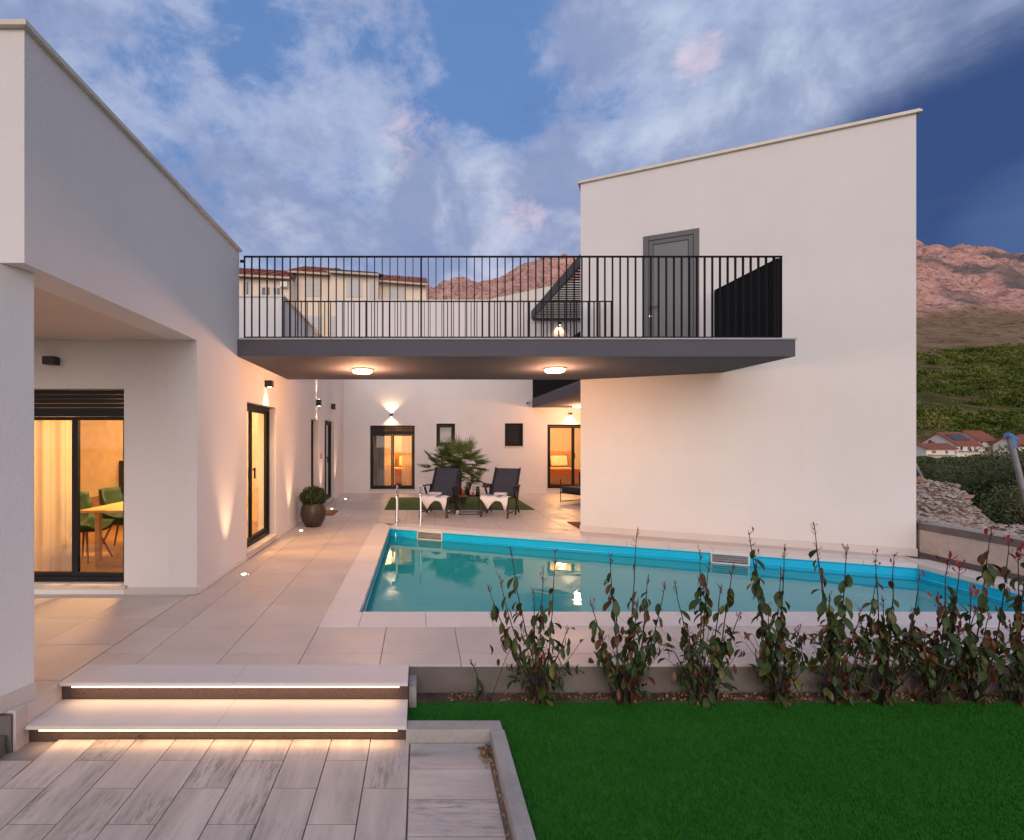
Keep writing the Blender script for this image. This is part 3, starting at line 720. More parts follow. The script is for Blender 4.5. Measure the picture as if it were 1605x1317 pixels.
lf = math.hypot(*NF); NF = (NF[0] / lf, NF[1] / lf); far_d = NF[0] * -.59 + NF[1] * 9.62
A_ = Vector((2.896, 9.08)); B_ = Vector((7.03, 7.12)); AB = (B_ - A_).normalized(); AN = Vector((-AB.y, AB.x)); ang = math.atan2(AB.y, AB.x)
def not_right(poly):   # keep what lies outside the right block (left of its west wall or in front of its front wall)
    n1 = (-AN.x, -AN.y); front = clip(poly, n1, n1[0] * A_.x + n1[1] * A_.y)
    rest = clip(poly, (AN.x, AN.y), AN.x * A_.x + AN.y * A_.y)
    n2 = (-AB.x, -AB.y); west = clip(rest, n2, n2[0] * A_.x + n2[1] * A_.y) if len(rest) > 2 else []
    return [p for p in (front, west) if len(p) > 2]
rows = [3.69, 3.885, 4.44]; y = 4.44
while y < 15.6: y = min(15.6, y + .6); rows.append(y)
cols = [-2.46] + [-2.1 + .6 * i for i in range(16)]
for j in range(len(rows) - 1):
    y0, y1 = rows[j], rows[j + 1]
    for i in range(len(cols) - 1):
        x0, x1 = cols[i], cols[i + 1]
        if y1 > 5.37 and x0 < XL:
            if y0 < 5.37: tile([(x0, y0), (XL + .012, y0), (XL + .012, 5.357), (x0, 5.357)], par=terr_o)
            x0 = XL + .012
        if x0 > 7.1: continue
        sh = 0
        if x0 > -.95 and y0 < 4.44: pass
        poly = [(x0, y0), (x1, y0), (x1, y1), (x0, y1)]
        parts = []
        if y1 <= 4.45: parts = [poly]
        elif x1 <= -.88: parts = [poly]
        else:
            p = clip(poly, NF, far_d + .36)   # beyond the far coping
            if len(p) > 2: p = clip(p, (1, 0), -.90) if y0 < 10 else p
            parts = [p]
            if y1 < 4.45: parts.append(poly)
        for p in parts:
            if len(p) < 3: continue
            p = clip(p, (-1, 0), -7.0)
            if len(p) < 3: continue
            for q in not_right(p): tile(q, par=terr_o)
# porch tiles left of the steps
for j, (y0, y1) in enumerate([(3.06, 3.45), (3.45, 4.05), (4.05, 4.65), (4.65, 5.25), (5.25, 5.37)]):
    for i in range(5):
        x1 = -2.465 - .6 * i; x0 = x1 - .6; tile([(x0, y0), (x1, y0), (x1, y1), (x0, y1)], par=terr_o)
# pool coping
cop = empty('pool_coping', (-.6, 4.62, 0), 0, 'pale stone coping around the pool edge', None); cop['kind'] = 'structure'
def cstone(poly):
    o = tile(poly, 'coping', -.05, .006, 'coping_stone', None, .002)
    if o: o.parent = cop; o.location = Vector(o.location) - cop.location
x = -.30
cstone([(-.90, 4.44), (-.55, 4.44), (-.55, 4.80), (-.90, 4.80)])
xx = -.55
while xx < 6.96: x2 = min(xx + .6, 6.96); cstone([(xx, 4.44), (x2, 4.44), (x2, 4.815), (xx, 4.815)]); xx = x2
yy = 4.80
while yy < 9.62: y2 = min(yy + .5, 9.62); cstone([(-.90, yy), (-.585, yy), (-.575, y2), (-.90, y2)] if y2 < 9.6 else [(-.90, yy), (-.575, yy), (-.575, 9.60), (-.715, 9.97), (-.90, 9.97)]); yy = y2
E0, E1 = Vector((-.59, 9.62)), Vector((6.6, 6.67)); ed = (E1 - E0).normalized(); el = (E1 - E0).length; en = Vector(NF)
t = 0
while t < el:
    t2 = min(t + .6, el); a0 = E0 + ed * t - en * .015; a1 = E0 + ed * t2 - en * .015
    p = [tuple(a0), tuple(a1), tuple(a1 + en * .36), tuple(a0 + en * .36)]
    p = clip(p, (1, 0), -.575) if False else p
    for q in not_right([Vector(z) for z in p]): cstone([tuple(z) for z in q])
    t = t2
cstone([(6.6, 6.67), (6.75, 6.99), (6.96, 6.9), (6.96, 6.5), (6.59, 6.5)])
yy = 4.815
while yy < 6.5: y2 = min(yy + .5, 6.5); cstone([(6.595, yy), (6.96, yy), (6.96, y2), (6.595, y2)]); yy = y2
# strip between coping and low wall on the right
tile([(6.965, 4.44), (7.02, 4.44), (7.02, 6.95), (6.965, 6.95)], par=terr_o)
# shell
b = MB(); n = len(POOL)
for i in range(n):
    p, q = POOL[i], POOL[(i + 1) % n]; b.quad((*p, -1.5), (*q, -1.5), (*q, -.045), (*p, -.045))
sh = b.build('pool_shell', 'liner'); tag(sh, 'bright blue pool liner', kind='structure')
b = MB(); b.quad(*[(x, y, -1.45) for x, y in POOL]); fl = b.build('pool_floor', 'liner_floor', sh)
b = MB()
for i in range(n):
    p, q = Vector(POOL[i]), Vector(POOL[(i + 1) % n]); d = (q - p).normalized(); nn = Vector((-d.y, d.x))
    for zc, hh, th in ((-.062, .012, .012), (-.172, .010, .010)):
        a0, a1 = p + nn * .0, q + nn * .0
        b.quad((*(a0 + nn * th), zc), (*(a1 + nn * th), zc), (*a1, zc + hh), (*a0, zc + hh)); b.quad((*(a0 + nn * th), zc), (*(a1 + nn * th), zc), (*a1, zc - hh), (*a0, zc - hh))
b.build('liner_bead', 'liner', sh)
# broad corner steps inside the pool at the right end
b = MB(); b.prism([(5.2, 4.81), (6.6, 4.81), (6.59, 6.66), (5.2, 7.22)], -1.44, -.75); b.prism([(5.9, 4.81), (6.6, 4.81), (6.59, 6.66), (5.9, 6.94)], -.749, -.45); b.build('pool_step', 'liner_floor', sh)
b = MB()
nxw, nyw = 1, 1
b.quad(*[(x, y, -.20) for x, y in POOL]); wt_ = b.build('water', 'water'); tag(wt_, 'calm turquoise pool water', kind='structure')

# skimmers
def skimmer(t, label):
    c = E0 + ed * t
    e = empty('pool_skimmer', (c.x, c.y, -.12), math.atan2(ed.y, ed.x), label, 'skimmer', 'skimmers in the far pool wall')
    b = MB(); W, H = .25, .078
    b.box(-W, W, -.035, -.003, H - .02, H); b.box(-W, W, -.035, -.003, -H, -H + .02); b.box(-W, -W + .02, -.035, -.003, -H + .02, H - .02); b.box(W - .02, W, -.035, -.003, -H + .02, H - .02)
    b.build('frame', 'white_plastic', e, bevel=.003)
    b = MB(); b.box(-W + .02, W - .02, -.012, -.003, -H + .02, H - .02); b.build('throat', 'black', e)
    for i in range(3):
        z = .032 - i * .034; b = MB(); b.v += [(-W + .02, -.03, z), (W - .02, -.03, z), (W - .02, -.012, z + .022), (-W + .02, -.012, z + .022)]; b.face(0, 1, 2, 3)
        b.v += [(x, y, zz - .004) for x, y, zz in b.v[:4]]; b.face(7, 6, 5, 4); b.face(0, 1, 5, 4); b.face(2, 3, 7, 6); b.build('louvre', 'galv', e)
skimmer(.83, 'white framed skimmer opening beside the chrome pool ladder')
skimmer(5.62, 'white framed skimmer opening under the plastered block, near its corner')

# pool ladder
lad = empty('pool_ladder', (-.23, 9.6, 0), 0, 'chrome pool ladder with two tall hooped handrails at the far left corner', 'pool ladder')
for sx in (-.23, .23):
    b = MB(); pts = [(sx, .60, .0), (sx, .60, .50)]
    for i in range(9): a = math.pi * i / 8; pts.append((sx, .34 + .26 * math.cos(a), .50 + .24 * math.sin(a)))
    pts += [(sx, .06, .2), (sx, -.02, -.15), (sx, -.10, -.5), (sx, -.10, -1.1)]
    b.tube(pts, .020, 10); b.build('handrail', 'chrome', lad, smooth=True)
    b = MB(); b.lathe([(.045, .0065), (.045, .016), (.025, .03)], 14, (sx, .60)); b.build('flange', 'chrome', lad)
    b = MB(); b.lathe([(.032, .06), (.034, .075), (.032, .09)], 12, (sx, .045)); b.build('collar', 'chrome', lad)
for z in (-.35, -.62, -.9):
    b = MB(); b.box(-.21, .21, -.15, -.07, z, z + .03); b.build('rung', 'chrome', lad, bevel=.004)

# ------------------------------------------------------------------ front steps, kerbs, paving
st = empty('entrance_steps', (-1.27, 3.4, -.225), 0, 'two broad stone steps with warm light strips under the treads', 'steps'); L = Vector(st.location)
def sp_(nm, b, mt, **k):
    o = b.build(nm, mt, st, origin='auto', **k); o.location = Vector(o.location) - L; return o
xs_ = [-2.455, -1.27, -.085]
for i in range(2):
    b = MB(); b.box(xs_[i] + .001, xs_[i + 1] - .001, 3.41, 3.688, -.022, .002); sp_('tread', b, 'tread', bevel=.002)
    b = MB(); b.box(xs_[i] + .001, xs_[i + 1] - .001, 3.115, 3.438, -.148, -.125); sp_('tread', b, 'tread', bevel=.002)
b = MB(); b.box(-2.455, -.087, 3.44, 3.515, -.124, -.0225); sp_('riser', b, 'riser')
b = MB(); b.box(-2.455, -.09, 3.15, 3.50, -.30, -.149); sp_('riser', b, 'riser')
for y0, z0 in ((3.418, -.0225), (3.123, -.1485)):
    b = MB(); b.box(-2.375, -.145, y0, y0 + .014, z0 - .013, z0 - .0005); sp_('light_strip', b, 'led')
    b = MB(); b.box(-2.375, -.145, y0 + .0145, y0 + .022, z0 - .015, z0 - .0005); sp_('light_channel', b, 'graphite')
for y0, z0 in ((3.40, -.03), (3.10, -.156)):
    l = bpy.data.lights.new('strip_light', 'AREA'); l.shape = 'RECTANGLE'; l.size = 2.2; l.size_y = .012; l.energy = 1.5; l.color = (1, .56, .30)
    o = bpy.data.objects.new('strip_light', l); COL.objects.link(o); o.parent = st; o.location = Vector((-1.26, y0 + .010, z0 - .008)) - L; o.rotation_euler = (R(-14), 0, 0)
# side cheek of the porch floor beside the steps
ck = empty('porch_plinth', (-2.6, 3.05, -.3), 0, 'tiled cheek and dark concrete edge below the porch pillar', 'plinth'); L2 = Vector(ck.location)
for y0, y1 in ((3.05, 3.135), (3.137, 3.44)):
    b = MB(); b.box(-2.476, -2.457, y0, y1, -.3, -.003); o = b.build('cheek_tile', 'tile', ck, bevel=.0015); o.location = -L2
b = MB(); b.box(-6, -2.4765, 3.035, 3.058, -.40, -.018); o = b.build('concrete_edge', 'concrete', ck); o.location = -L2
b = MB(); b.box(-6, -2.50, 2.93, 3.034, -.40, -.13); o = b.build('footing', 'concrete', ck, bevel=.01); o.location = -L2
ow = MB(); ow.box(-3.2, -2.475, 2.80, 2.925, -.40, -.17); o = ow.build('brick_edging', 'mat_brown', ck, bevel=.01); o.location = -L2

pv = empty('paving', (-1, 2.5, -.25)); pv['kind'] = 'structure'; pv['label'] = 'grey plank paving at the foot of the steps'; LP = Vector(pv.location)
b = MB(); b.box(-4.5, .44, -2.2, 3.15, -.30, -.243); o = b.build('paving_bed', 'grout', pv); o.location = -LP
def pplank(poly, mt):
    o = tile(poly, mt, -.243, -.225, 'plank', None, .003)
    if o: o.parent = pv; o.location = Vector(o.location) - LP
for k in range(14):
    x1 = -.068 - .244 * k; x0 = x1 - .244
    y = 3.148; first = (2.94 if k % 2 == 1 else 2.705)
    ye = first
    while y > -.9:
        yt = ye
        if x1 > -2.47 or y < 3.05: pplank([(x0, yt), (x1, yt), (x1, min(y, 3.148 if x0 > -2.7 else 2.92)), (x0, min(y, 3.148 if x0 > -2.7 else 2.92))] if not (x0 < -2.47 and y > 3) else [(x0, yt), (x1, yt), (x1, 2.79), (x0, 2.79)], 'plank_y')
        y = ye; ye -= .488
y = 3.108
for k in range(17):
    if y - .244 < -1: break
    pplank([(-.064, y - .244), (.405, y - .244), (.405, y), (-.064, y)], 'plank_x'); y -= .244
fl_ = tri_cloud('fallen_leaf', np.array([[0., 0., 0.]]), (.07, .08), 'leaf_olive', None, np.array([[.2, -1., .3]]) * 5, (-1.755, 3.12, -.198)); tag(fl_, 'single yellow-green leaf lying at the foot of the lower step', 'leaf')
kb = empty('kerb', (.2, 3.15, -.3), 0, 'rough concrete edging kerb between the plank paving and the lawn', 'kerb'); LK = Vector(kb.location)
b = MB(); b.box(-.09, .512, 3.112, 3.222, -.40, -.146); o = b.build('kerb_stone', 'kerb', kb, bevel=.008); o.location = -LK
for y0, y1 in ((2.12, 3.108), (1.12, 2.115), (.12, 1.115), (-.88, .115)):
    b = MB(); b.box(.432, .52, y0, y1, -.40, -.138); o = b.build('kerb_stone', 'kerb', kb, bevel=.010); o.location = -LK
b = MB(); b.box(-.082, -.028, 3.50, 3.688, -.30, -.07); o = b.build('concrete_block', 'kerb', bevel=.004, origin='auto'); tag(o, 'small pale concrete block standing against the end of the steps', 'block')
rw = MB(); rw.box(-.083, 8.2, 3.695, 3.8995, -.9, -.0185); o = rw.build('retaining_wall', 'concrete', origin='auto'); tag(o, 'low brown-grey concrete retaining wall behind the hedge plants', 'wall')
# soil strip and lawn
b = MB(); b.box(-.08, 8.2, 3.57, 3.694, -.5, -.209); o = b.build('soil', 'soil'); tag(o, 'soil strip along the retaining wall', kind='structure')
b = MB(); b.prism([(-.085, 3.2225), (.522, 3.2225), (.522, -2), (9, -2), (9, 3.5695), (-.085, 3.5695)], -.5, -.215); o = b.build('lawn', 'turf_base'); tag(o, 'bright green artificial lawn', kind='structure')
rs = np.random.RandomState(1); N = 520000
gx = rs.rand(N) * 6.6 - .085; gy = 3.61 + rs.randn(N) * .012 - (rs.rand(N) ** .75) * 2.9
ok = ((gx > .524) | (gy > 3.226)) & (gx < 1.9 + gy * 1.32) & (gx > gy * .1 - .5) ; gx, gy = gx[ok], gy[ok]; N = len(gx)
hgt = .011 + rs.rand(N) * .008; hgt *= np.where(gy > 3.46, .9, 1); an = rs.rand(N) * 6.283; le = rs.randn(N, 2) * .005; wd = .0016 + rs.rand(N) * .0008
bx_, by_ = np.cos(an) * wd, np.sin(an) * wd; zb = np.full(N, -.215)
q = np.stack([np.stack([gx - bx_, gy - by_, zb], -1), np.stack([gx + bx_, gy + by_, zb], -1), np.stack([gx + le[:, 0], gy + le[:, 1], zb + hgt], -1)], 1).reshape(-1, 3)
me = bpy.data.meshes.new('grass'); me.vertices.add(len(q)); me.vertices.foreach_set('co', q.ravel().astype(np.float32)); me.loops.add(N * 3); me.loops.foreach_set('vertex_index', np.arange(N * 3, dtype=np.int32))
me.polygons.add(N); me.polygons.foreach_set('loop_start', np.arange(0, N * 3, 3, dtype=np.int32)); me.polygons.foreach_set('loop_total', np.full(N, 3, dtype=np.int32)); me.update(calc_edges=True)
me.materials.append(M['turf_blade']); o = link('grass', me); tag(o, 'short bright green artificial grass pile', 'grass', kind='stuff')
# leaf litter
n = 700; c = np.stack([rs.rand(n) * 4.9 + .2, 3.57 + rs.rand(n) * .12, np.full(n, -.203)], -1)
c2 = np.stack([.39 + rs.randn(130) * .022, 3.06 - np.abs(rs.randn(130)) * .10, np.full(130, -.219)], -1); c2[:, 0] = np.clip(c2[:, 0], .2, .425)
c3 = np.stack([.418 + rs.randn(160) * .006, 3.05 - rs.rand(160) * 1.6, np.full(160, -.222)], -1)
c = np.concatenate([c, c2, c3]); c[:, 2] += rs.rand(len(c)) * .008
o = tri_cloud('leaf_litter', c, (.010, .034), 'litter'); tag(o, 'dry brown leaf litter along the wall foot and in the kerb corner', 'litter', kind='stuff')

# ------------------------------------------------------------------ left wing
lw = empty('villa_wing', (-2.39, 5.37, 0), 0, 'single storey plastered wing with deep porch, standing left of the pool terrace', 'building'); LL = Vector(lw.location)
def lp(nm, b, mt, par=None, **k):
    o = b.build(nm, mt, par or lw, origin='auto', **k); o.location = Vector(o.location) - LL; return o
mL = lambda u, d, z: (XL - d, u, z); mF = lambda u, d, z: (u, 5.37 + d, z)
D1 = (6.915, 8.29, .10, 2.18); D2 = (10.97, 11.76, .06, 2.12); D3 = (12.54, 13.89, .07, 2.16)
b = wall_sheet(mL, (3.03, YB - .001), (0, 4.13), .30, [(3.03, 5.37, 0, 2.72), (6.62, 8.71, 2.962, 4.13), D1, D2, D3]); lp('side_wall', b, 'stucco', merge=True)
b = wall_sheet(lambda u, d, z: (u, 3.03 + d, z), (-7.5, -2.6905), (2.72, 4.13), .30, []); lp('porch_parapet', b, 'stucco', merge=True)
WF = (-5.7, -3.17, .10, 2.20)
b = wall_sheet(mF, (-7.5, -2.6905), (0, 2.7195), .30, [WF]); lp('front_wall', b, 'stucco', merge=True)
b = MB(); b.box(-7.5, -2.6905, 3.3305, YB - .002, 2.72, 2.95); lp('roof_slab', b, 'soffit')
b = MB(); b.box(-7.8, -7.5005, 3.03, YB, 0, 4.13); lp('outer_wall', b, 'stucco')
b = MB(); b.box(-7.5, -2.6905, 8.71, 8.95, 2.951, 4.13); lp('roof_terrace_wall', b, 'stucco')
b = MB(); b.box(-7.5, -2.6905, 9.9, 10.1, 0.0, 2.7195); lp('partition', b, 'stucco_in')
b = MB(); b.box(-7.5, -2.6905, YB - .3, YB - .002, 0, 2.7195); lp('partition', b, 'stucco_in')
b = MB(); b.box(-7.5, -2.6905, 5.6705, YB - .31, .0, .045); lp('room_floor', b, 'floor_wood')
b = MB(); b.prism([(-2.468, 3.21), (-2.547, 3.012), (-3.05, 3.012), (-3.05, 3.47), (-2.78, 3.47)], .0005, 2.7195); o = lp('pillar', b, 'stucco', bevel=.006)
b = MB(); b.prism([(-2.458, 3.213), (-2.540, 3.005), (-2.545, 3.009), (-2.466, 3.211)], .001, .10); lp('pillar_plinth', b, 'tile')
# coping on the parapets
def cap(nm, b): return lp(nm, b, 'coping_metal', bevel=.004)
b = MB(); b.box(-2.72, -2.355, 2.995, 6.645, 4.1305, 4.165); cap('coping', b)
b = MB(); b.box(-7.83, -2.7205, 2.995, 3.36, 4.1305, 4.165); cap('coping', b)
b = MB(); b.box(-2.72, -2.355, 8.69, YB - .002, 4.1305, 4.165); cap('coping', b)
b = MB(); b.box(-7.83, -2.7205, 8.68, 8.98, 4.1305, 4.165); cap('coping', b)
# plinth skirting tiles
b = MB(); b.box(-3.165, -2.385, 5.358, 5.3695, .0, .075); lp('plinth_tile', b, 'tile', bevel=.002)
for y0, y1 in ((5.372, 6.90), (8.30, 10.96), (11.77, 12.53), (13.90, 15.58)):
    b = MB(); b.box(XL + .0005, XL + .010, y0, y1, .0, .07); lp('plinth_tile', b, 'stucco', bevel=.001)
w1 = window(lw, mL, *D1, leaves=2, name='glass_door', d=.10, handle=True, split=[7.45]); w2 = window(lw, mL, *D2, leaves=1, name='entrance_door', d=.12, sill=False); w3 = window(lw, mL, *D3, leaves=2, name='glass_door', d=.08, gl='glass_dark')
w4 = window(lw, mF, *WF, leaves=3, shutter=.24, name='sliding_window', d=.12, split=[-4.62, -3.79], fw=.05)
for q in (w1, w2, w3, w4): q.location = Vector(q.location) - LL
b = MB(); b.box(XL - .10, XL + .03, 10.96, 11.77, .001, .058); lp('threshold', b, 'stone_sill', bevel=.003)
# interior: dining room
def room_light(nm, loc, pw, col=WARM, rad=.25): return light('POINT', nm, loc, pw, col, rad)
pen = empty('pendant_lamp', (-3.85, 7.0, 1.95), 0, 'long glowing pendant lamp over the dining table', 'lamp')
b = MB(); b.box(-.48, .5, -.03, .03, -.012, .012); b.build('light_bar', 'pendant_glow', pen); b = MB(); b.box(-.48, .5, -.035, .035, .0125, .03); b.build('housing', 'black', pen)
for x in (-.4, .4): b = MB(); b.tube([(x, 0, .03), (x, 0, .768)], .003, 5); b.build('cable', 'black', pen)
light('POINT', 'pendant_light', (-3.8, 7.0, 1.80), 230, (1, .50, .15), .2)
tb = empty('dining_table', (-3.7, 7.0, .045), 0, 'light oak dining table with square frame legs behind the sliding window', 'table')
b = MB(); b.box(-.46, .46, -.89, .89, .715, .75); b.build('tabletop', 'wood', tb, bevel=.006)
for y in (-.62, .62):
    b = MB(); b.box(-.42, -.36, y - .03, y + .03, .0505, .7145); b.box(.36, .42, y - .03, y + .03, .0505, .7145); b.box(-.42, .42, y - .03, y + .03, .0, .05); b.build('leg', 'wood', tb, bevel=.003)
def chair_proto():
    e = empty('dining_chair', (0, 0, 0), 0, 'x', 'chair')
    me = bpy.data.meshes.new('shell'); vs = []; fs = []; nu, nv = 12, 14
    for j in range(nv + 1):
        t = j / nv
        for i in range(nu + 1):
            s_ = i / nu * 2 - 1; wv_ = .25 * (1 - .28 * max(0, t - .55)) * (1 - .12 * (1 - t) ** 4)
            if t < .5: x = .25 - t / .5 * .42; z = .43 - .03 * math.sin(t * math.pi); x += 0
            else: k = (t - .5) / .5; x = -.17 - .10 * k - .03 * math.sin(k * 3.1); z = .40 + .47 * k + .02
            z += abs(s_) ** 2.5 * (.09 + .10 * math.exp(-((t - .52) / .22) ** 2)) * (1 if t < .75 else max(0, (1 - t) / .25)); x += abs(s_) ** 2.2 * (.13 if t > .45 else .0) * min(1, (t - .45) / .2 if t > .45 else 0)
            vs.append((x, s_ * wv_, z))
    for j in range(nv):
        for i in range(nu): a = j * (nu + 1) + i; fs.append((a, a + 1, a + nu + 2, a + nu + 1))
    me.from_pydata(vs, [], fs); me.materials.append(M['velvet']); me.polygons.foreach_set('use_smooth', [True] * len(fs))
    o = link('seat_shell', me, e); sm = o.modifiers.new('s', 'SOLIDIFY'); sm.thickness = .035
    for sx, sy in ((1, 1), (1, -1), (-1, 1), (-1, -1)):
        b = MB(); b.tube([(sx * .10, sy * .09, .39), (sx * .23, sy * .21, .0)], .017, 8, .010); b.build('leg', 'wood_dark', e)
    return e
def copy_tree(o, parent=None):
    c = o.copy(); COL.objects.link(c); c.parent = parent
    for ch in [q for q in bpy.data.objects if q.parent == o and q is not c]: copy_tree(ch, c)
    return c
ch = chair_proto(); ch.location = (-4.50, 6.74, .045); ch.rotation_euler = (0, 0, R(-8)); tag(ch, 'green velvet dining chair nearest the sliding window, at the table end', 'chair', 'green dining chairs')
for loc, rz, lb in (((-4.40, 7.42, .045), 4, 'green velvet dining chair half hidden behind the nearer chair, further into the room'), ((-3.0, 6.85, .045), 180, 'green velvet dining chair on the far right side of the oak table')):
    c_ = copy_tree(ch); c_.location = loc; c_.rotation_euler = (0, 0, R(rz)); c_['label'] = lb
sb = empty('sideboard', (-5.5, 9.6, .045), 0, 'low sideboard against the dining room back wall', 'cabinet')
b = MB(); b.box(-.75, .9, -.2, .25, .08, .52); b.build('carcass', 'headboard', sb, bevel=.005)
for q in range(3): b = MB(); b.box(-.74 + q * .55, -.21 + q * .55, -.218, -.2005, .1, .5); b.build('door', 'headboard', sb)
b = MB(); b.box(-.6, .8, -.12, .15, 0, .0795); b.build('base', 'black', sb)
tv = MB(); tv.box(-5.78, -4.7, 9.62, 9.66, .60, 1.28); o = tv.build('television', 'black', origin='auto'); tag(o, 'black flat television on the sideboard', 'television')
o.location.z = .575
def curtain(name, mp, u0, u1, d, z0, z1, mt, label, amp=.03, waves=9):
    b = MB(); n = 60
    for i in range(n + 1):
        u = u0 + (u1 - u0) * i / n; dd = d + amp * math.sin(i / n * waves * 2 * math.pi) + amp * .4 * math.sin(i * 1.7)
        b.v += [mp(u, dd, z0), mp(u, dd, z1)]
    for i in range(n): b.face(2 * i, 2 * i + 2, 2 * i + 3, 2 * i + 1)
    o = b.build(name, mt, smooth=True, origin='auto'); return tag(o, label, 'curtain')
curtain('sheer_curtain', mF, -5.1, -3.95, .42, .06, 2.45, 'sheer', 'pale sheer curtain inside the left pane of the dining window', waves=5)
# hall and corridor behind the side doors
light('POINT', 'room_light', (-3.05, 8.7, 2.35), 48, (1, .56, .30), .15)
light('POINT', 'room_light', (-4.2, 11.6, 2.3), 60, WARM, .2)


# ------------------------------------------------------------------ back wing
bw = empty('villa_wing', (-2.64, YB, 0), 0, 'two storey plastered wing closing the far end of the terrace', 'building'); LBk = Vector(bw.location)
def bp_(nm, b, mt, **k):
    o = b.build(nm, mt, bw, origin='auto', **k); o.location = Vector(o.location) - LBk; return o
mB = lambda u, d, z: (u, YB + d, z)
def bx_of(px): return (px - VX) * YB / F
def bz_of(py): return EYE - (py - VY) * YB / F
W1 = (bx_of(580), bx_of(650), bz_of(767), bz_of(667)); W2 = (bx_of(684), bx_of(713.3), bz_of(700), bz_of(664)); W3 = (bx_of(791.3), bx_of(820), bz_of(699.5), bz_of(663.6)); W4 = (bx_of(858), 5.55, bz_of(766), bz_of(665.5))
TOP = 5.97
b = wall_sheet(mB, (-2.64, 9.5), (0, TOP), .28, [W1, W2, W3, W4]); bp_('front_wall', b, 'stucco', merge=True)
b = MB(); b.box(-2.64, 9.5, 21.0, 21.3, 0, TOP); bp_('rear_wall', b, 'stucco')
b = MB(); b.box(-2.64, -2.36, YB + .2805, 20.9995, 0, TOP); bp_('side_wall', b, 'stucco')
b = MB(); b.box(9.2, 9.5, YB + .2805, 20.9995, 0, TOP); bp_('side_wall', b, 'stucco')
b = MB(); b.box(-2.3595, 9.1995, YB + .2805, 20.9995, 2.7, 2.9); bp_('ceiling', b, 'stucco_in')
b = MB(); b.box(-2.3595, 9.1995, YB + .2805, 20.9995, 5.4, 5.6); bp_('roof_slab', b, 'concrete')
b = MB(); b.box(-2.3595, 9.1995, YB + .2805, 20.9995, 0, .045); bp_('room_floor', b, 'floor_wood')
for x in (.02, 3.3): b = MB(); b.box(x, x + .12, YB + .2805, 20.9995, .046, 2.6995); bp_('partition', b, 'stucco_in')
b = MB(); b.box(1.6, 1.72, YB + .2805, 20.9995, .046, 2.6995); bp_('partition', b, 'stucco_in')
b = MB(); b.box(-2.68, 9.54, YB - .04, YB + .32, TOP + .0005, TOP + .035); bp_('coping', b, 'coping_metal')
q1 = window(bw, mB, *W1, leaves=2, shutter=.22, d=.06, fw=.055, name='bedroom_window'); q2 = window(bw, mB, *W2, leaves=1, d=.06, fw=.065, handle=False, name='small_window'); q3 = window(bw, mB, *W3, leaves=1, d=.06, fw=.065, handle=False, name='small_window', gl='glass_dark')
q4 = window(bw, mB, *W4, leaves=2, d=.06, fw=.06, name='bedroom_door', split=[(W4[0] + .82)])
for q in (q1, q2, q3, q4): q.location = Vector(q.location) - LBk
# bedrooms
light('POINT', 'room_light', (-1.2, 18.6, 2.3), 190, (1, .50, .15), .25)
light('POINT', 'room_light', (5.2, 18.4, 2.3), 190, (1, .52, .18), .25)
light('POINT', 'room_light', (.8, 18.0, 2.4), 16, (1, .85, .7), .2)
def bed(name, loc, rz, label, wd=1.6):
    e = empty(name, loc, rz, label, 'bed')
    b = MB(); b.box(-wd / 2, wd / 2, -2.0, 0, .06, .34); b.build('bed_base', 'headboard', e, bevel=.02)
    b = MB(); b.box(-wd / 2 + .01, wd / 2 - .01, -1.98, -.01, .3405, .56); b.build('mattress', 'bedding', e, bevel=.05)
    b = MB(); b.box(-wd / 2 - .02, wd / 2 + .02, -1.99, -1.2, .30, .59); b.build('throw', 'throw', e, bevel=.04)
    for k in range(3): b = MB(); b.box(-wd / 2 - .15, wd / 2 + .15, .001, .08, .35 + k * .28, .35 + (k + 1) * .28 - .006); b.build('headboard_panel', 'headboard', e, bevel=.02)
    for s_ in (-1, 1):
        b = MB(); b.box(-.32, .32, -.09, .09, 0, .42); o = b.build('pillow', 'bedding', e, bevel=.07); o.location = (s_ * wd * .25, -.26, .60); o.rotation_euler = (R(-22), 0, 0)
    return e
bed('double_bed', (4.95, 19.6, .045), 0, 'double bed with panelled headboard, white pillows and rust throw')
bed('double_bed', (-.9, 19.6, .045), 0, 'white double bed behind the curtained bedroom window')
ns = empty('nightstand', (4.0 + -.05, 19.35, .045), 0, 'small wooden nightstand left of the bed with the rust throw', 'nightstand')
b = MB(); b.box(-.2, .2, -.2, .2, .1, .55); b.build('carcass', 'headboard', ns, bevel=.005); b = MB(); b.box(-.185, .185, -.216, -.2005, .33, .53); b.build('drawer', 'wood', ns)
b = MB(); b.box(-.18, .18, -.18, .18, 0, .0995); b.build('base', 'black', ns)
tl = empty('table_lamp', (3.95, 19.35, .5955), 0, 'small glowing lamp on the nightstand', 'lamp')
b = MB(); b.lathe([(.06, 0), (.05, .02), (.012, .04), (.012, .2)], 14); b.build('lamp_base', 'wood', tl); b = MB(); b.lathe([(.10, .2), (.075, .36)], 16, caps=False); b.build('lamp_shade', 'pendant_glow', tl)
for (u0, u1, lb) in ((W1[0] + .02, W1[0] + .42, 'grey drape at the left of the bedroom window'), (W1[1] - .42, W1[1] - .05, 'grey drape at the right of the bedroom window')):
    curtain('drape', mB, u0, u1, .42, .06, 2.5, 'drape' if 'left' in lb else 'sheer', lb, .035, 4)
curtain('sheer_curtain', mB, W1[0] + .35, W1[0] + .75, .40, .06, 2.5, 'sheer', 'thin sheer curtain beside the grey left drape', .03, 4)
b = MB(); b.box(W2[0] + .05, W2[1] - .05, YB + .33, YB + .35, W2[2], W2[3] - .10); o = b.build('roller_blind', 'shutter', origin='auto'); tag(o, 'pale blind inside the left small square window', 'blind')

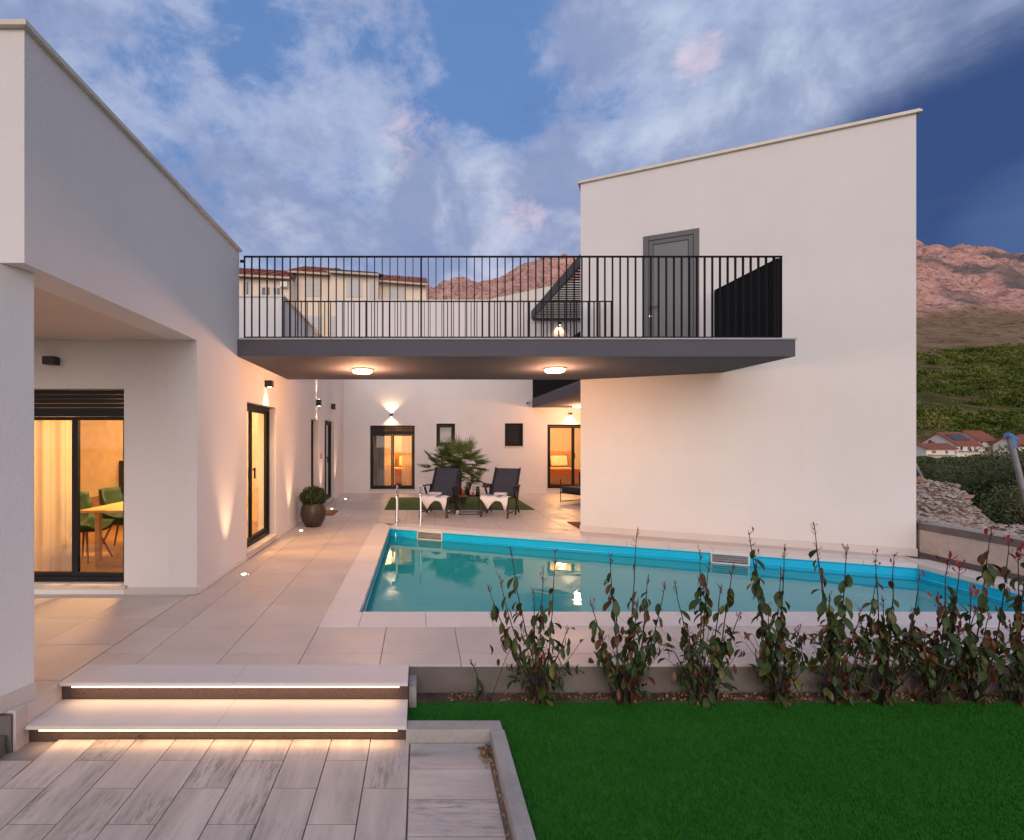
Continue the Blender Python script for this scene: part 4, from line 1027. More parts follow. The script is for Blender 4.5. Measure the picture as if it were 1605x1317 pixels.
# rear pale block rising behind the back wing
b = MB(); y0 = 23.5
def rb(px, py): return ((px - VX) * y0 / F, EYE - (py - VY) * y0 / F)
p = [rb(690, 760), rb(1150, 760), rb(1150, 386), rb(757, 471.5), rb(690, 486)]
bb = len(b.v); b.v += [(x, y0, max(z, -.6)) for x, z in p] + [(x, y0 + 6, max(z, -.6)) for x, z in p]; b.face(0, 1, 2, 3, 4); b.face(9, 8, 7, 6, 5)
for i in range(5): j = (i + 1) % 5; b.face(i, j, 5 + j, 5 + i)
o = b.build('pale_annex', 'render_white', origin='auto'); tag(o, 'pale block with sloping roof edge rising behind the far wing', 'building')

# ------------------------------------------------------------------ right block
rb_ = empty('plastered_block', (A_.x, A_.y, 0), ang, 'tall plain two storey plastered block at the pool edge, with the grey roof door', 'building')
LAB = (B_ - A_).length; HT = 6.28; DP = 8.0
mR = lambda u, d, z: (u, d, z)
DR = (1.034, 1.880, 2.985, 5.145)
b = wall_sheet(mR, (0, LAB), (0, HT), .3, [DR]); b.build('front_wall', 'stucco', rb_, merge=True)
b = MB(); b.box(0, .3, .3005, DP, 0, HT); b.build('side_wall', 'stucco', rb_)
b = MB(); b.box(LAB - .3, LAB, .3005, DP, 0, HT); b.build('side_wall', 'stucco', rb_)
b = MB(); b.box(.3005, LAB - .3005, DP - .3, DP, 0, HT); b.build('rear_wall', 'stucco', rb_)
b = MB(); b.box(.3005, LAB - .3005, .3005, DP - .3005, 5.9, 6.1); b.build('roof_slab', 'concrete', rb_)
b = MB(); b.box(.3005, LAB - .3005, .3005, DP - .3005, 2.75, 2.95); b.build('upper_floor', 'concrete', rb_)
for (a, c, e, g) in ((-.045, LAB + .055, -.045, .33), (-.045, .33, .3305, DP + .04), (LAB - .33, LAB + .055, .3305, DP + .04)):
    b = MB(); b.box(a, c, e, g, HT + .0005, HT + .028); b.box(a + .018, c - .018, e + .018, g - .018, HT + .0285, HT + .055); b.build('coping', 'coping_metal', rb_, bevel=.003)
b = MB(); b.box(-.012, LAB + .012, -.012, -.0005, .0, .11); b.build('plinth', 'tread', rb_)
b = MB(); b.box(LAB + .0005, LAB + .012, 0, 4, .0, .11); b.build('plinth', 'tread', rb_)
# roof door
b = MB(); u0, u1, z0, z1 = DR; f = .085
b.box(u0, u0 + f, -.012, .06, z0, z1); b.box(u1 - f, u1, -.012, .06, z0, z1); b.box(u0 + f, u1 - f, -.012, .06, z1 - f, z1)
dr = b.build('roof_door', 'door_grey', rb_, bevel=.003)
b = MB(); q = .07; a0, a1 = u0 + f + .004, u1 - f - .004
b.box(a0, a0 + q, .0, .05, z0 + .005, z1 - f - .004); b.box(a1 - q, a1, .0, .05, z0 + .005, z1 - f - .004); b.box(a0 + q, a1 - q, .0, .05, z1 - f - q - .004, z1 - f - .004); b.box(a0 + q, a1 - q, .0, .05, z0 + .005, z0 + .12); b.build('leaf_frame', 'door_grey', dr, bevel=.003)
b = MB(); b.box(a0 + q + .005, a1 - q - .005, .014, .04, z0 + .125, z1 - f - q - .009); b.build('door_panel', 'door_panel', dr)
b = MB(); hx_ = a0 + .03; hz = z0 + .92
b.box(hx_ - .02, hx_ + .02, -.015, -.0005, hz - .05, hz + .05); b.box(hx_ - .008, hx_ + .008, -.06, -.015, hz + .0, hz + .018); b.box(hx_ - .008, hx_ + .13, -.062, -.046, hz, hz + .018); b.build('handle', 'black', dr, bevel=.003)
b = MB(); b.tube([(hx_, -.02, hz - .14), (hx_, -.0005, hz - .14)], .022, 12); b.build('lock', 'chrome', dr)

# ------------------------------------------------------------------ bridge balcony
SZ0, SZ1 = 2.742, 2.960
br = empty('bridge_balcony', (1.2, 7.8, SZ0), 0, 'grey concrete bridge balcony spanning from the low wing to the tall block', 'balcony'); LBr = Vector(br.location)
def brp(nm, b, mt, **k):
    o = b.build(nm, mt, br, origin='auto', **k); o.location = Vector(o.location) - LBr; return o
def wy(x, off=.003): return A_.y + (x - A_.x) * (AB.y / AB.x) - off
brp('slab', MB().prism([(XL + .001, 6.55), (4.89, 6.55), (4.89, wy(4.89)), (A_.x, wy(A_.x)), (XL + .001, 9.04)], SZ0, SZ1), 'slab_grey')
b = MB(); b.prism([(XL + .002, 6.535), (4.905, 6.535), (4.905, wy(4.905)), (A_.x, wy(A_.x)), (XL + .002, 9.05)], SZ1 + .0005, SZ1 + .022); brp('edge_stone', b, 'slab_edge', bevel=.003)
for i in range(8):
    pass
def railing(name, label, a, c, z0, z1, nb, posts, parent=None, group='balcony railings'):
    a, c = Vector(a), Vector(c); d = (c - a); l = d.length; rz = math.atan2(d.y, d.x)
    e = empty(name, (a.x, a.y, z0), rz, label, 'railing', group); h = z1 - z0
    b = MB(); b.box(0, l, -.022, .022, h - .012, h); b.build('top_rail', 'baluster', e)
    b = MB(); b.box(0, l, -.018, .018, .025, .035); b.build('bottom_rail', 'baluster', e)
    bm_ = MB().box(-.005, .005, -.019, .019, .0355, h - .0125).mesh('baluster', 'baluster')
    for i in range(nb + 1):
        x = min(max(l * i / nb, .006), l - .006); link('baluster', bm_, e, (x, 0, 0))
    for t in posts:
        b = MB(); b.box(t * l - .008, t * l + .008, .0195, .035, 0, h - .013); b.box(t * l - .03, t * l + .03, .0, .06, .0, .008); b.build('post', 'baluster', e)
    return e
RZ = SZ1 + .023
fr_ = railing('balcony_railing', 'long dark railing along the front edge of the bridge balcony', (-2.335, 6.65), (4.78, 6.65), RZ, 4.085, 70, (.33, .66, .99))
b = MB(); b.box(-.05, 0, -.015, .015, 1.02, 1.05); b.build('wall_bracket', 'baluster', fr_)
railing('balcony_railing', 'short dark side railing at the right end of the bridge balcony', (4.775, 6.70), (4.775, wy(4.775, .06)), RZ, 4.075, 24, (.5,))
re_ = railing('balcony_railing', 'dark railing along the rear edge of the bridge balcony', (-2.36, 8.67), (3.30, 8.67), RZ, 4.05, 56, (.25, .5, .75))
# benches / planters slots standing on the deck behind the front railing
for px0, px1, lb in ((580, 650, 'low dark slatted grate on the balcony deck, left of the three'), (715, 787, 'low dark slatted grate on the balcony deck, in its middle'), (858, 890, 'short dark slatted grate on the balcony deck below the pergola lamp')):
    Yg = 6.95; x0, x1 = (px0 - VX) * Yg / F, (px1 - VX) * Yg / F; w_ = (x1 - x0) / 2
    e = empty('deck_grate', ((x0 + x1) / 2, Yg, SZ1 + .023), 0, lb, 'grate', 'slatted grates on the balcony deck')
    b = MB(); b.box(-w_, w_, -.06, -.045, 0, .085); b.build('frame', 'baluster', e)
    b = MB(); b.box(-w_, w_, .045, .06, 0, .085); b.build('frame', 'baluster', e)
    ns_ = int(w_ * 2 / .06); gm = MB().box(-.012, .012, -.0445, .0445, .01, .08).mesh('slat', 'wood_dark')
    for k in range(ns_): link('slat', gm, e, (-w_ + (k + .5) * 2 * w_ / ns_, 0, 0))
# second walkway at the back, beside the tall block
wk = empty('rear_walkway', (4.2, 13, 2.66), 0, 'raised grey walkway with lit soffit in the gap between the tall block and far wing', 'balcony'); LW = Vector(wk.location)
def wkp(nm, b, mt, **k):
    o = b.build(nm, mt, wk, origin='auto', **k); o.location = Vector(o.location) - LW; return o
WX = 3.47
def westx(y, off=.02): return A_.x + (y - A_.y) * AN.x / AN.y - off
wkp('slab', MB().prism([(WX, westx(0) * 0 + 10.42), (westx(10.42) + .0, 10.42), (westx(YB - .01), YB - .01), (WX, YB - .01)], 2.66, 2.93), 'slab_grey')
railing('walkway_railing', 'dark railing of the rear walkway seen end-on under the bridge', (WX + .03, YB - .02), (WX + .03, 10.5), 2.931, 4.02, 72, (.3, .7), group='balcony railings')
pg = empty('slatted_pergola', (4.5, 13, 5.4), 0, 'dark brown slatted pergola roof over the rear walkway', 'pergola'); LPg = Vector(pg.location)
b = MB(); b.box(WX - .03, WX + .03, 10.42, YB - .002, 5.42, 5.66); o = b.build('fascia', 'wood_dark', pg); o.location = -LPg
M['pergola'] = plain('pergola_metal', (.045, .038, .036), .6)
o.data.materials[0] = M['pergola']
for i in range(26):
    y = 10.6 + i * .195; xr = westx(y, .03)
    if xr - WX < .1: continue
    b = MB(); b.box(WX + .031, xr, y, y + .045, 5.46, 5.49); o = b.build('slat', 'pergola', pg); o.location = -LPg
b = MB(); b.box(WX + .031, westx(YB - .1, .05), YB - .09, YB - .002, 5.36, 5.439); o = b.build('ledger', 'pergola', pg); o.location = -LPg

# ------------------------------------------------------------------ lamps
def ceil_lamp(x, y, z, label, pw):
    e = empty('ceiling_lamp', (x, y, z), 0, label, 'lamp', 'round ceiling lamps')
    b = MB(); b.lathe([(.155, 0), (.155, -.018)], 28); b.build('base', 'white_plastic', e); b = MB(); b.lathe([(.145, -.0185), (.148, -.045), (.13, -.060), (.05, -.064)], 28); b.build('diffuser', 'lamp_glow', e, smooth=True)
    light('POINT', 'lamp_light', (x, y, z - .16), pw, (1, .47, .24), .10)
ceil_lamp(-.893, 7.72, SZ0 - .0005, 'round glowing ceiling lamp under the bridge, the left of the two', 90)
ceil_lamp(2.04, 7.62, SZ0 - .0005, 'round glowing ceiling lamp under the bridge, near the tall block', 60)
ceil_lamp(4.55, 14.5, 2.6595, 'round glowing ceiling lamp under the rear walkway', 75)
def wall_lamp(loc, out, label, down=0, up=0, size=55, w_=.10, h_=.10, tgt=.12, tall=False):
    e = empty('wall_lamp', loc, math.atan2(out[0], -out[1]) if True else 0, label, 'wall lamp', 'cube wall lamps')
    b = MB(); b.box(-w_ / 2, w_ / 2, -.11, -.012, -h_ / 2, h_ / 2); b.build('housing', 'black', e, bevel=.003)
    b = MB(); b.box(-w_ * .35, w_ * .35, -.0115, -.0005, -h_ * .35, h_ * .35); b.build('wall_plate', 'black', e)
    c = Vector(loc) + Vector((out[0], out[1], 0)) * .06
    if down:
        b = MB(); b.lathe([(w_ * .32, -h_ / 2 - .0015), (w_ * .32, -h_ / 2 - .004)], 16, (0, -.06)); b.build('lens', 'spot_glow', e)
        light('SPOT', 'lamp_light', c - Vector((0, 0, h_ / 2 + .012)), down, (1, .60, .34), .012, c - Vector((out[0] * tgt * .25, out[1] * tgt * .25, 1)), size, .6)
    if up:
        b = MB(); b.lathe([(w_ * .32, h_ / 2 + .0015), (w_ * .32, h_ / 2 + .004)], 16, (0, -.06)); b.build('lens', 'spot_glow', e)
        light('SPOT', 'lamp_light', c + Vector((0, 0, h_ / 2 + .012)), up, (1, .60, .34), .012, c + Vector((-out[0] * tgt * .25, -out[1] * tgt * .25, 1)), size, .6)
    return e
def on_left(px, py): y = F * -XL / (VX - px); return (XL, y, EYE - (py - VY) * y / F)
wall_lamp(on_left(416.5, 602), (1, 0), 'black cube wall lamp shining down above the near glass side door', down=22, size=80, w_=.11, h_=.10)
wall_lamp(on_left(496, 631.5), (1, 0), 'black wall lamp with narrow beams up and down above the entrance door', down=26, up=30, size=34, w_=.10, h_=.15, tgt=.3)
wall_lamp(on_left(519.3, 637.5), (1, 0), 'unlit black box lamp above the furthest side door', w_=.11, h_=.15)
wall_lamp((bx_of(613.4), YB, bz_of(650.5)), (0, -1), 'small wall lamp with wide glow up and down above the curtained window', down=22, up=30, size=120, w_=.09, h_=.10)
wall_lamp((bx_of(893), YB, bz_of(649)), (0, -1), 'small black wall lamp glowing above the bedroom door', down=30, size=120, w_=.09, h_=.08)
wall_lamp((bx_of(876), YB, bz_of(508)), (0, -1), 'small wall lamp glowing on the upper wall under the pergola', down=16, size=110, w_=.09, h_=.08)
wall_lamp(P(86.5, 567, 5.37), (0, -1), 'unlit black box lamp on the porch wall above the dining window', w_=.12, h_=.085)
for i, (px, py, lb) in enumerate(((382.5, 901, 'ground spot light nearest the porch corner'), (472, 832.5, 'ground spot light in front of the potted shrub'), (520, 798, 'ground spot light beside the brown doormat'), (541.6, 782.5, 'ground spot light nearest the far wall'))):
    y = F * EYE / (py - VY); x = (px - VX) * y / F
    e = empty('ground_spot', (x, y, .0), 0, lb, 'ground light', 'round uplights along the side wall')
    b = MB(); b.lathe([(.055, .001), (.052, .007), (.036, .008)], 20); b.build('ring', 'chrome', e); b = MB(); b.lathe([(.034, .0085), (.030, .012)], 18); b.build('lens', 'spot_glow', e)
    light('SPOT', 'spot_light', (x, y, .03), 85, (1, .56, .32), .03, (x - .20, y + .03, 1.7), 46, 1.0)

# door plate, camera
s_ = MB(); p = on_left(503.7, 715); s_.box(XL + .0005, XL + .012, p[1] - .09, p[1] + .02, p[2] - .07, p[2] + .07); o = s_.build('wall_plate', 'sign_red', origin='auto', bevel=.002); tag(o, 'small red plate on the wall beside the entrance door', 'plate')
cc = empty('security_camera', (bx_of(829), YB, bz_of(630)), 0, 'white security camera on the far wall corner by the walkway', 'camera')
b = MB(); b.tube([(0, -.001, 0), (0, -.06, 0)], .045, 14); b.build('mount', 'white_plastic', cc); b = MB(); b.tube([(0, -.06, 0), (-.09, -.2, -.05)], .038, 14); b.build('housing', 'white_plastic', cc, smooth=False); b = MB(); b.tube([(-.091, -.201, -.05), (-.098, -.212, -.054)], .028, 12); b.build('lens', 'black', cc)

# ------------------------------------------------------------------ terrace objects
pl = empty('potted_shrub', (-2.055, 9.62, .001), 0, 'round clipped box shrub in a bulbous bronze pot by the side wall', 'potted plant')
b = MB(); b.lathe([(.13, 0), (.15, .01), (.215, .12), (.245, .24), (.235, .34), (.205, .42), (.20, .445), (.18, .445), (.185, .41), (.18, .38)], 36); b.build('pot', 'pot', pl, smooth=True)
b = MB(); b.lathe([(.178, .385), (.02, .395)], 20); b.build('soil', 'soil', pl)
rs = np.random.RandomState(3); n = 5200; d = rs.randn(n, 3); d /= np.linalg.norm(d, axis=1)[:, None]
rr = (.70 + .30 * rs.rand(n) ** .5)[:, None] * (1 + .10 * np.sin(d[:, :1] * 9 + d[:, 1:2] * 7) + .06 * rs.randn(n, 1))
c = d * rr * np.array([.235, .235, .20]) + np.array([0, 0, .56]); c = c[c[:, 2] > .40]
tri_cloud('foliage', c, (.022, .042), 'box_leaf', pl, (c - np.array([0, 0, .5])) * 3)
b = MB(); b.lathe([(.02, .39), (.02, .5)], 8); b.build('stem', 'bark', pl)
b = MB(); b.box(-2.355, -1.905, 10.97, 11.70, .001, .016); o = b.build('doormat', 'mat_brown', origin='auto', bevel=.004); tag(o, 'brown coir doormat behind the potted shrub', 'doormat', 'coir doormats')
o = tile([(2.94, 10.07), (2.955, 9.36), (2.99, 9.36), (3.31, 10.07)], 'mat_brown', .001, .014, 'doormat', None, 0, False); tag(o, 'brown coir doormat at the foot of the tall block', 'doormat', 'coir doormats')
b = MB(); b.box(-.85, 2.70, 11.86, 14.36, .0015, .014); o = b.build('turf_rug', 'turf_rug', origin='auto'); tag(o, 'rectangle of artificial grass under the fan palm', 'turf rug')

# loungers
def strip_mesh(prof, w_, nrib, amp, th):
    """prof: polyline in (y,z); ribbed padded panel"""
    P_ = [Vector((0, y, z)) for y, z in prof]; seg = [(P_[i + 1] - P_[i]).length for i in range(len(P_) - 1)]; tot = sum(seg); b = MB(); n = nrib * 6
    def at(s):
        for i, l in enumerate(seg):
            if s <= l or i == len(seg) - 1: t = s / l; return P_[i].lerp(P_[i + 1], t), (P_[i + 1] - P_[i]).normalized()
            s -= l
    for k in range(n + 1):
        p, t = at(tot * k / n); nn = Vector((0, -t.z, t.y)); bul = amp * abs(math.sin(math.pi * k / 6)) ** .5
        for sx in (-1, -.85, .85, 1):
            q = p + nn * (bul if abs(sx) < 1 else 0); b.v.append((sx * w_ / 2, q.y, q.z))
        for sx in (1, -1):
            q = p - nn * th; b.v.append((sx * w_ / 2, q.y, q.z))
    for k in range(n):
        for i in range(6): j = (i + 1) % 6; b.face(k * 6 + i, k * 6 + j, (k + 1) * 6 + j, (k + 1) * 6 + i)
    b.face(*range(6)); b.face(*range(n * 6, n * 6 + 6)); return b
def lounger():
    e = empty('sun_lounger', (0, 0, 0), 0, 'x', 'lounger')
    strip_mesh([(.0, .40), (.03, .43), (.80, .40)], .54, 9, .014, .012).build('seat_pad', 'lounger_fabric', e, smooth=True)
    strip_mesh([(.81, .41), (1.29, .985)], .54, 9, .014, .012).build('backrest', 'lounger_fabric', e, smooth=True)
    for sx in (-1, 1):
        x = sx * .29
        b = MB(); b.bar((x, 0, .40), (x, .82, .385), .03, .045); b.build('side_rail', 'lounger_frame', e, bevel=.004)
        b = MB(); b.bar((x, .80, .40), (x, 1.30, .995), .03, .04); b.build('back_rail', 'lounger_frame', e)
        b = MB(); b.bar((x, .06, .385), (x, .01, .0), .035, .045); b.build('leg', 'lounger_frame', e)
        b = MB(); b.bar((x + sx * .032, .46, .60), (x + sx * .032, 1.0, .0), .03, .045); b.build('leg', 'lounger_frame', e)
        b = MB(); b.bar((x + sx * .035, .98, .61), (x + sx * .035, .62, .0), .03, .045); b.build('leg', 'lounger_frame', e)
        b = MB(); b.bar((x + sx * .035, .38, .64), (x + sx * .035, 1.04, .615), .055, .028); b.build('armrest', 'lounger_frame', e, bevel=.006)
        b = MB(); b.bar((x - sx * .0, .03, .10), (x, .62, .07), .02, .03); b.build('stretcher', 'lounger_frame', e)
    b = MB(); b.box(-.275, .275, .02, .05, .17, .2); b.build('crossbar', 'lounger_frame', e)
    return e
l1 = lounger(); l1.location = (.27, 10.66, .002); l1.rotation_euler = (0, 0, R(-17)); tag(l1, 'dark padded sun lounger on the left, nearer the pool ladder', 'lounger', 'dark sun loungers')
l2 = copy_tree(l1); l2.location = (1.56, 10.66, .002); l2.rotation_euler = (0, 0, R(-23)); l2['label'] = 'dark padded sun lounger on the right of the side table'
def towel(l, label):
    b = MB(); prof = [(0, .03), (.12, .10), (.28, .27), (.42, .14), (.55, .075), (.68, .07), (.78, .10), (.86, .24), (.93, .27), (1, .10)]
    n = 30; w_ = .60
    def dep(t):
        for i in range(len(prof) - 1):
            if t <= prof[i + 1][0]: a, c = prof[i], prof[i + 1]; return a[1] + (c[1] - a[1]) * (t - a[0]) / (c[0] - a[0])
        return prof[-1][1]
    rows_ = [(.34, .0), (.2, 0), (.08, 0), (.015, 0), (-.02, .12), (-.03, .5), (-.035, 1)]
    for (y, h) in rows_:
        for i in range(n + 1):
            t = i / n; x = -w_ / 2 + w_ * t; z = .447 + .008 * math.sin(t * 17) - y * .02 + .012 * math.sin(y * 20 + t * 5)
            if h > 0: z = .435 - dep(t) * h
            b.v.append((x, y + (.05 * math.sin(t * 9) * .6 if y > .3 else 0) - (.012 * math.sin(t * 21) * h), z))
    m_ = n + 1
    for j in range(len(rows_) - 1):
        for i in range(n): b.face(j * m_ + i, j * m_ + i + 1, (j + 1) * m_ + i + 1, (j + 1) * m_ + i)
    o = b.build('towel', 'towel', smooth=True); o.location = l.location; o.rotation_euler = l.rotation_euler; sm = o.modifiers.new('s', 'SOLIDIFY'); sm.thickness = .006
    return tag(o, label, 'towel', 'white towels over the lounger ends')
towel(l1, 'white towel draped over the foot of the left lounger'); towel(l2, 'white towel draped over the foot of the right lounger')
def rolled(l, dx, dy, label):
    e = MB(); e.box(-.14, .14, -.09, .09, 0, .05); o = e.build('folded_towel', 'towel', bevel=.02); o.location = l.matrix_basis @ Vector((dx, dy, .425)); o.rotation_euler = l.rotation_euler; tag(o, label, 'towel', 'folded white towels')
bpy.context.view_layer.update()
rolled(l1, -.12, .62, 'folded white towel on the seat of the left lounger'); rolled(l2, .0, .60, 'folded white towel on the seat of the right lounger')
sr = [((.62, 11.35), 'white sandal under the left lounger, left of the pair'), ((.82, 11.3), 'white sandal under the left lounger, right of the pair')]
for (xy, lb) in sr:
    b = MB(); b.prism([(-.045, -.12), (.045, -.12), (.05, .05), (.03, .13), (-.03, .13), (-.05, .05)], 0, .022); b.prism([(-.05, 0), (.05, 0), (.05, .06), (-.05, .06)], .0225, .06); o = b.build('sandal', 'towel', bevel=.006); o.location = (xy[0], xy[1], .002); tag(o, lb, 'sandal', 'white sandals')
# side table with drinks
tbx, tby = 1.10, 11.30
e = empty('side_table', (tbx, tby, .002), R(4), 'small black wire cube side table between the loungers', 'table')
b = MB(); b.box(-.26, .26, -.2, .2, .385, .40); b.build('table_top', 'black', e, bevel=.003)
for sx, sy in ((1, 1), (1, -1), (-1, 1), (-1, -1)):
    b = MB(); b.box(sx * .25 - .008, sx * .25 + .008, sy * .19 - .008, sy * .19 + .008, 0, .3845); b.build('leg', 'black', e)
b = MB(); b.box(-.242, .242, -.198, -.182, .0, .014); b.box(-.242, .242, .182, .198, 0, .014); b.box(-.258, -.242, -.18, .18, 0, .014); b.box(.242, .258, -.18, .18, 0, .014); b.build('base_frame', 'black', e)
def obj_at(name, prof, mt, x, y, label, cat, group=None, n=16, smooth=True):
    b = MB(); b.lathe(prof, n); o = b.build(name, mt, smooth=False); o.location = (tbx + x, tby + y, .4028); o.data.polygons.foreach_set('use_smooth', [smooth] * len(o.data.polygons)); return tag(o, label, cat, group)
obj_at('wine_bottle', [(.036, 0), (.037, .18), (.034, .20), (.015, .235), (.014, .30), (.016, .305), (.016, .31)], 'bottle', -.02, .05, 'dark wine bottle on the side table', 'bottle')
obj_at('jar', [(.035, 0), (.038, .09), (.03, .11), (.032, .125)], 'candle', -.14, -.02, 'dark red jar at the left end of the side table', 'jar')
obj_at('candle', [(.028, 0), (.028, .08), (.006, .085)], 'candle', .07, -.06, 'small red candle in front of the bottle', 'candle')
obj_at('lantern', [(.045, 0), (.045, .14), (.035, .15), (.035, .19), (.045, .2)], 'bottle', .19, .0, 'dark cylindrical lantern at the right end of the side table', 'lantern')
for dx, dy, lb in ((-.1, .11, 'stemmed glass left of the wine bottle'), (.12, .1, 'stemmed glass between the bottle and the dark lantern')):
    obj_at('wine_glass', [(.032, 0), (.004, .008), (.004, .08), (.03, .11), (.036, .15), (.03, .20)], 'glassware', dx, dy, lb, 'glass', 'stemmed glasses', smooth=True)
b = MB(); b.box(-.1, .1, -.07, .07, 0, .012); o = b.build('tray', 'wood_dark', bevel=.003); o.location = (tbx - .15, tby - .12, .4028); tag(o, 'little dark wooden tray at the front left of the side table', 'tray')
# sofa
so_ = empty('garden_sofa', (4.42, 12.9, .002), R(-62), 'black framed garden sofa half hidden behind the tall block', 'sofa')
b = MB()
for x in (-.75, .75):
    b.tube([(x, -.38, .60), (x, -.38, .02), (x, .38, .02), (x, .38, .72)], .016, 8)
b.build('frame', 'black', so_); b = MB(); b.box(-.76, .76, -.38, .36, .24, .28); b.build('seat_base', 'black', so_)
for x in (-.37, .37): b = MB(); b.box(x - .36, x + .36, -.37, .25, .2805, .42); b.build('seat_cushion', 'sofa_fabric', so_, bevel=.03)
for x in (-.37, .37): b = MB(); b.box(x - .36, x + .36, .25, .37, .43, .78); b.build('back_cushion', 'sofa_fabric', so_, bevel=.03)
b = MB()
for k in range(6): b.box(-.75, .75, .376, .388, .28 + k * .07, .315 + k * .07)
b.build('back_slats', 'black', so_)

# fan palm
pm = empty('fan_palm', (.98, 13.1, .014), 0, 'bushy fan palm with several short trunks behind the left lounger', 'palm')
def frond_mesh(seed):
    r = random.Random(seed); b = MB(); pl_ = .42
    b.tube([(0, 0, 0), (pl_ * .5, 0, .02), (pl_, 0, .0)], .007, 5, .005)
    nl = 24
    for i in range(nl):
        a = -1.95 + 3.9 * i / (nl - 1); L_ = (.40 - .12 * abs(a) / 1.95) * r.uniform(.9, 1.06); d = Vector((math.cos(a), math.sin(a), .10 + r.uniform(-.04, .1))).normalized()
        s_ = Vector((-math.sin(a), math.cos(a), 0)); o_ = Vector((pl_, 0, 0)); k = len(b.v)
        mid = o_ + d * L_ * .5; tip = o_ + d * L_ + Vector((0, 0, -.05 * r.random()))
        b.v += [tuple(o_ + s_ * .004), tuple(o_ - s_ * .004), tuple(mid - s_ * .013 + Vector((0, 0, .006))), tuple(mid + s_ * .013 + Vector((0, 0, .006))), tuple(mid + Vector((0, 0, -.006))), tuple(tip)]
        b.face(k, k + 1, k + 4); b.face(k + 1, k + 2, k + 4); b.face(k, k + 4, k + 3); b.face(k + 4, k + 2, k + 5); b.face(k + 4, k + 5, k + 3)
    me = bpy.data.meshes.new('frond'); me.from_pydata(b.v, [], b.f); me.materials.append(M['palm']); return me
FM = [frond_mesh(s) for s in range(4)]; r = random.Random(5)
for (cx, cy, hz, n, sc0, top) in ((0.02, 0, .98, 20, 1.12, 1), (-.42, -.1, .86, 12, .95, 1), (.30, -.1, .52, 7, .85, .8), (.05, .15, .62, 8, .9, .8)):
    b = MB(); pts = [(cx * .35, cy * .5, 0), (cx * .7, cy * .8, hz * .5), (cx, cy, hz)]; b.tube(pts, .075, 9, .055)
    for k in range(50):
        t = r.random(); a = r.random() * 6.28; q = Vector(pts[0]).lerp(Vector(pts[2]), t); q += Vector((math.cos(a), math.sin(a), 0)) * .065; b.bar(q, q + Vector((math.cos(a) * .03, math.sin(a) * .03, .06)), .02, .01)
    b.build('trunk', 'bark', pm)
    for i in range(n):
        az = 2.4 * i + r.uniform(-.2, .2); el_ = math.asin(min(.98, -.25 + 1.2 * (i + .5) / n)); s_ = sc0 * r.uniform(.85, 1.1)
        link('frond', FM[i % 4], pm, (cx, cy, hz), (r.uniform(-.5, .5), -el_, az), (s_,) * 3)

# ------------------------------------------------------------------ hedge plants
def leaf_mesh(name, mt, L_=.07, W_=.030, cup=.006, nseg=5):
    vs = []; fs = []
    for i in range(nseg + 1):
        t = i / nseg; w_ = W_ / 2 * (math.sin(math.pi * min(1, t * .97 + .03)) ** .75) if 0 < i < nseg else .0008
        z = -t * L_; bend = .012 * math.sin(t * 2.2)
        vs += [(-w_, bend + cup * (w_ / (W_ / 2)), z), (0, bend, z), (w_, bend + cup * (w_ / (W_ / 2)), z)]
    for i in range(nseg):
        a = i * 3; fs += [(a, a + 1, a + 4, a + 3), (a + 1, a + 2, a + 5, a + 4)]
    me = bpy.data.meshes.new(name); me.from_pydata(vs, [], fs); me.materials.append(M[mt]); me.polygons.foreach_set('use_smooth', [True] * len(fs)); return me
LG = [leaf_mesh('leaf', 'leaf_green', .095, .044), leaf_mesh('leaf', 'leaf_green', .078, .034, .01), leaf_mesh('leaf', 'leaf_green', .09, .032, .014)]
LO = [leaf_mesh('leaf', 'leaf_olive', .085, .037)]; LB = [leaf_mesh('leaf', 'leaf_brown', .085, .038), leaf_mesh('leaf', 'leaf_brown', .072, .028, .012)]
LR = [leaf_mesh('leaf', 'leaf_red', .04, .014, .004), leaf_mesh('leaf', 'leaf_red', .055, .02, .005)]
HY = 3.56
def hx_of(px, Y): return (px - VX) * Y / F
plants = [
 (768, [(741, 1040)], 4, 2, 'single thin leaning sprig near the end of the steps'),
 (845, [(765, 916), (782, 905), (800, 858), (836, 925), (852, 893), (871, 864), (890, 985)], 14, 60, 'hedge plant with six bare-topped stems, first in the row beside the steps'),
 (985, [(926, 945), (955, 868), (998, 834), (1016, 900), (1043, 911), (1000, 940), (940, 1000)], 16, 66, 'hedge plant with brown drooping leaves and one very tall red tip'),
 (1100, [(1058, 915), (1097, 860), (1111, 880), (1130, 915), (1149, 884), (1078, 985), (1160, 960)], 16, 72, 'hedge plant with a dense brown clump near its top and red foot'),
 (1222, [(1174, 832), (1183, 870), (1223, 892), (1229, 853), (1205, 950), (1252, 985)], 18, 58, 'hedge plant with big round green leaves below the right skimmer'),
 (1315, [(1277, 823), (1279, 856), (1328, 853), (1300, 930), (1350, 955), (1375, 905)], 18, 72, 'hedge plant with the tallest slanting bare stem, below the block corner'),
 (1388, [(1372, 870), (1401, 868), (1385, 940), (1442, 898), (1430, 960)], 17, 62, 'dense hedge plant with purple tips below the pool corner'),
 (1462, [(1486, 878), (1505, 880), (1470, 940), (1448, 990), (1532, 950)], 16, 55, 'hedge plant with fresh red tips and wide leaves, third from the right'),
 (1530, [(1554, 826), (1582, 848), (1520, 925), (1550, 960), (1500, 985)], 18, 50, 'tall hedge plant with bright red top beside the low wall'),
 (1600, [(1596, 866), (1612, 840), (1640, 880), (1625, 960), (1585, 985)], 16, 50, 'hedge plant cut by the right picture edge'),
]
def leaf_at(par, me, p, droop, az, s, L0):
    o = link('leaf', me, par, Vector(p) - L0, (droop, r.uniform(-.3, .3), az), (s, s, s)); return o
r = random.Random(11)
